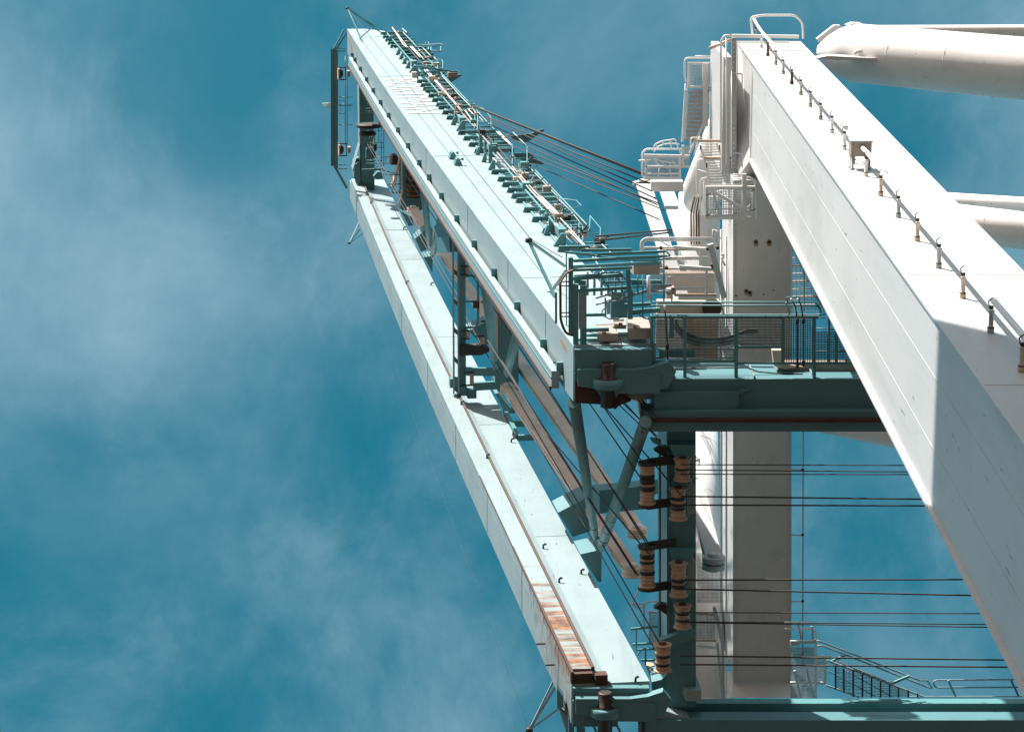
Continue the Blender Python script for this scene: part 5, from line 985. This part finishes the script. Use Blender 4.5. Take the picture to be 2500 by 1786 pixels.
for a, b_, wd in ((A8(0, 290), A8(350, 255), 5), (A8(70, 290), A8(70, 550), 3.5), (A8(20, 490), A8(350, 470), 5), (A8(60, 560), A8(340, 545), 4), (A8(190, 520), A8(190, 755), 4), (A8(130, 695), A8(330, 690), 4.5), (A8(90, 620), A8(175, 520), 3)): W(p7, a, b_, wd, 62, 'bar', 'tealf')
for pts in ([A8(190, 760), A8(480, 800), A8(440, 900), A8(390, 945), A8(275, 965)],): m_ = MB(); m_.prism(pl(pts, PZ(62.2)), Z_*.3); m_.build('deck_plate', 'cream', p7)
wsl = thing('white_panel', 'pale wall panel and base seen through the gap right of the cross beam', 'wall panel', PZ(80)(A8(1050, 900)))
m_ = MB(); m_.prism(pl([A8(920, 460), A8(1140, 560), A8(1160, 1030), A8(965, 1030)], PZ(80)), Z_*1.0); m_.build('panel', 'white', wsl)
slab(MB(), A8(840, 1035), A8(1250, 1265), 79, 80.5).build('base', 'white', wsl)
# lower right landing and stairs
p8 = frame_thing('mesh_landing', 'white mesh landing right of the portal beam foot', 'platform', PZ(64)(B5(230, 600)))
for a, b_, wd, m in ((B5(345, 300), B5(345, 845), 6, 'whitef'), (B5(110, 325), B5(355, 325), 7, 'white'), (B5(110, 705), B5(440, 705), 6, 'whitef'), (B5(350, 485), B5(445, 490), 4, 'whitef'), (B5(437, 485), B5(437, 715), 5, 'whitef'), (B5(350, 462), B5(490, 465), 6, 'white'), (B5(110, 345), B5(200, 345), 7, 'white'), (B5(150, 590), B5(210, 840), 5, 'white'), (B5(260, 570), B5(330, 840), 5, 'white'), (B5(180, 150), B5(215, 300), 5, 'white'), (B5(310, 180), B5(320, 300), 5, 'white')): W(p8, a, b_, wd, 64, m=m)
grate(B5(115, 375), B5(335, 690), 22, 26, .6, 64.2, 'grating', 'grey', p8); grate(B5(115, 725), B5(335, 840), 22, 10, .6, 64.2, 'grating', 'grey', p8); grate(B5(355, 505), B5(425, 690), 7, 14, .6, 64.2, 'grating', 'grey', p8)
for pts in ([B5(60, 145), B5(280, 145), B5(320, 170), B5(322, 250)], [B5(60, 205), B5(310, 205), B5(352, 240), B5(352, 330)]): Wp(p8, pts, 2.2, 64.4, 'handrail')
st = frame_thing('stairs', 'teal stair flight with dark treads and pipe handrail going down to the right', 'stairs', PZ(62)(B5(900, 680)))
for k, (x, y0, y1) in enumerate(((530, 525, 760), (607, 572, 790), (693, 580, 830), (778, 608, 836), (862, 640, 836), (946, 676, 836), (1030, 712, 836), (1112, 740, 836), (1203, 770, 836), (1290, 800, 836))):
    W(st, B5(x, y0), B5(x, y1), 5.5, 62, 'tread', 'dark', 4)
    if k < 8: grate(B5(x+14, y0+20), B5(x+78, min(y1, 832)), 5, 7, .45, 62.2, 'tread_grating', 'grate', st)
for a, b_, wd in ((B5(450, 495), B5(1345, 832), 4), (B5(540, 500), B5(1000, 690), 2.5), (B5(440, 725), B5(750, 836), 4), (B5(690, 575), B5(1340, 830), 2.5), (B5(460, 590), B5(900, 830), 2.5), (B5(640, 600), B5(1050, 830), 2.2)): W(st, a, b_, wd, 62.1, 'stringer', 'teal')
Wp(st, [B5(355, 315), B5(390, 320), B5(1310, 682), B5(1378, 682), B5(1420, 750)], 2.2, 63, 'handrail', 'teal', 3); Wp(st, [B5(360, 360), B5(410, 362), B5(1390, 748), B5(1425, 750)], 2.2, 63, 'handrail', 'teal', 3)
W(st, B5(620, 450), B5(495, 505), 6, 62.6, 'post', 'tealf'); W(st, B5(1215, 640), B5(1030, 718), 6, 62.6, 'post', 'tealf'); W(st, B5(700, 560), B5(600, 520), 3, 62.4, 'post', 'teal')
rl = frame_thing('railing', 'teal pipe railing along the bottom right edge', 'railing', PZ(62)(B5(1800, 740)))
Wp(rl, [B5(2500, 668), B5(1455, 680), B5(1430, 700), B5(1458, 748), B5(2500, 742)], 2.3, 63, 'handrail', 'teal', 5)
for a, b_ in ((B5(1572, 680), B5(1640, 830)), (B5(2150, 672), B5(2222, 825))): W(rl, a, b_, 5, 62.6, 'post', 'tealf')
W(rl, B5(1200, 832), B5(2500, 829), 2.5, 62.4, 'toe_board', 'teal')
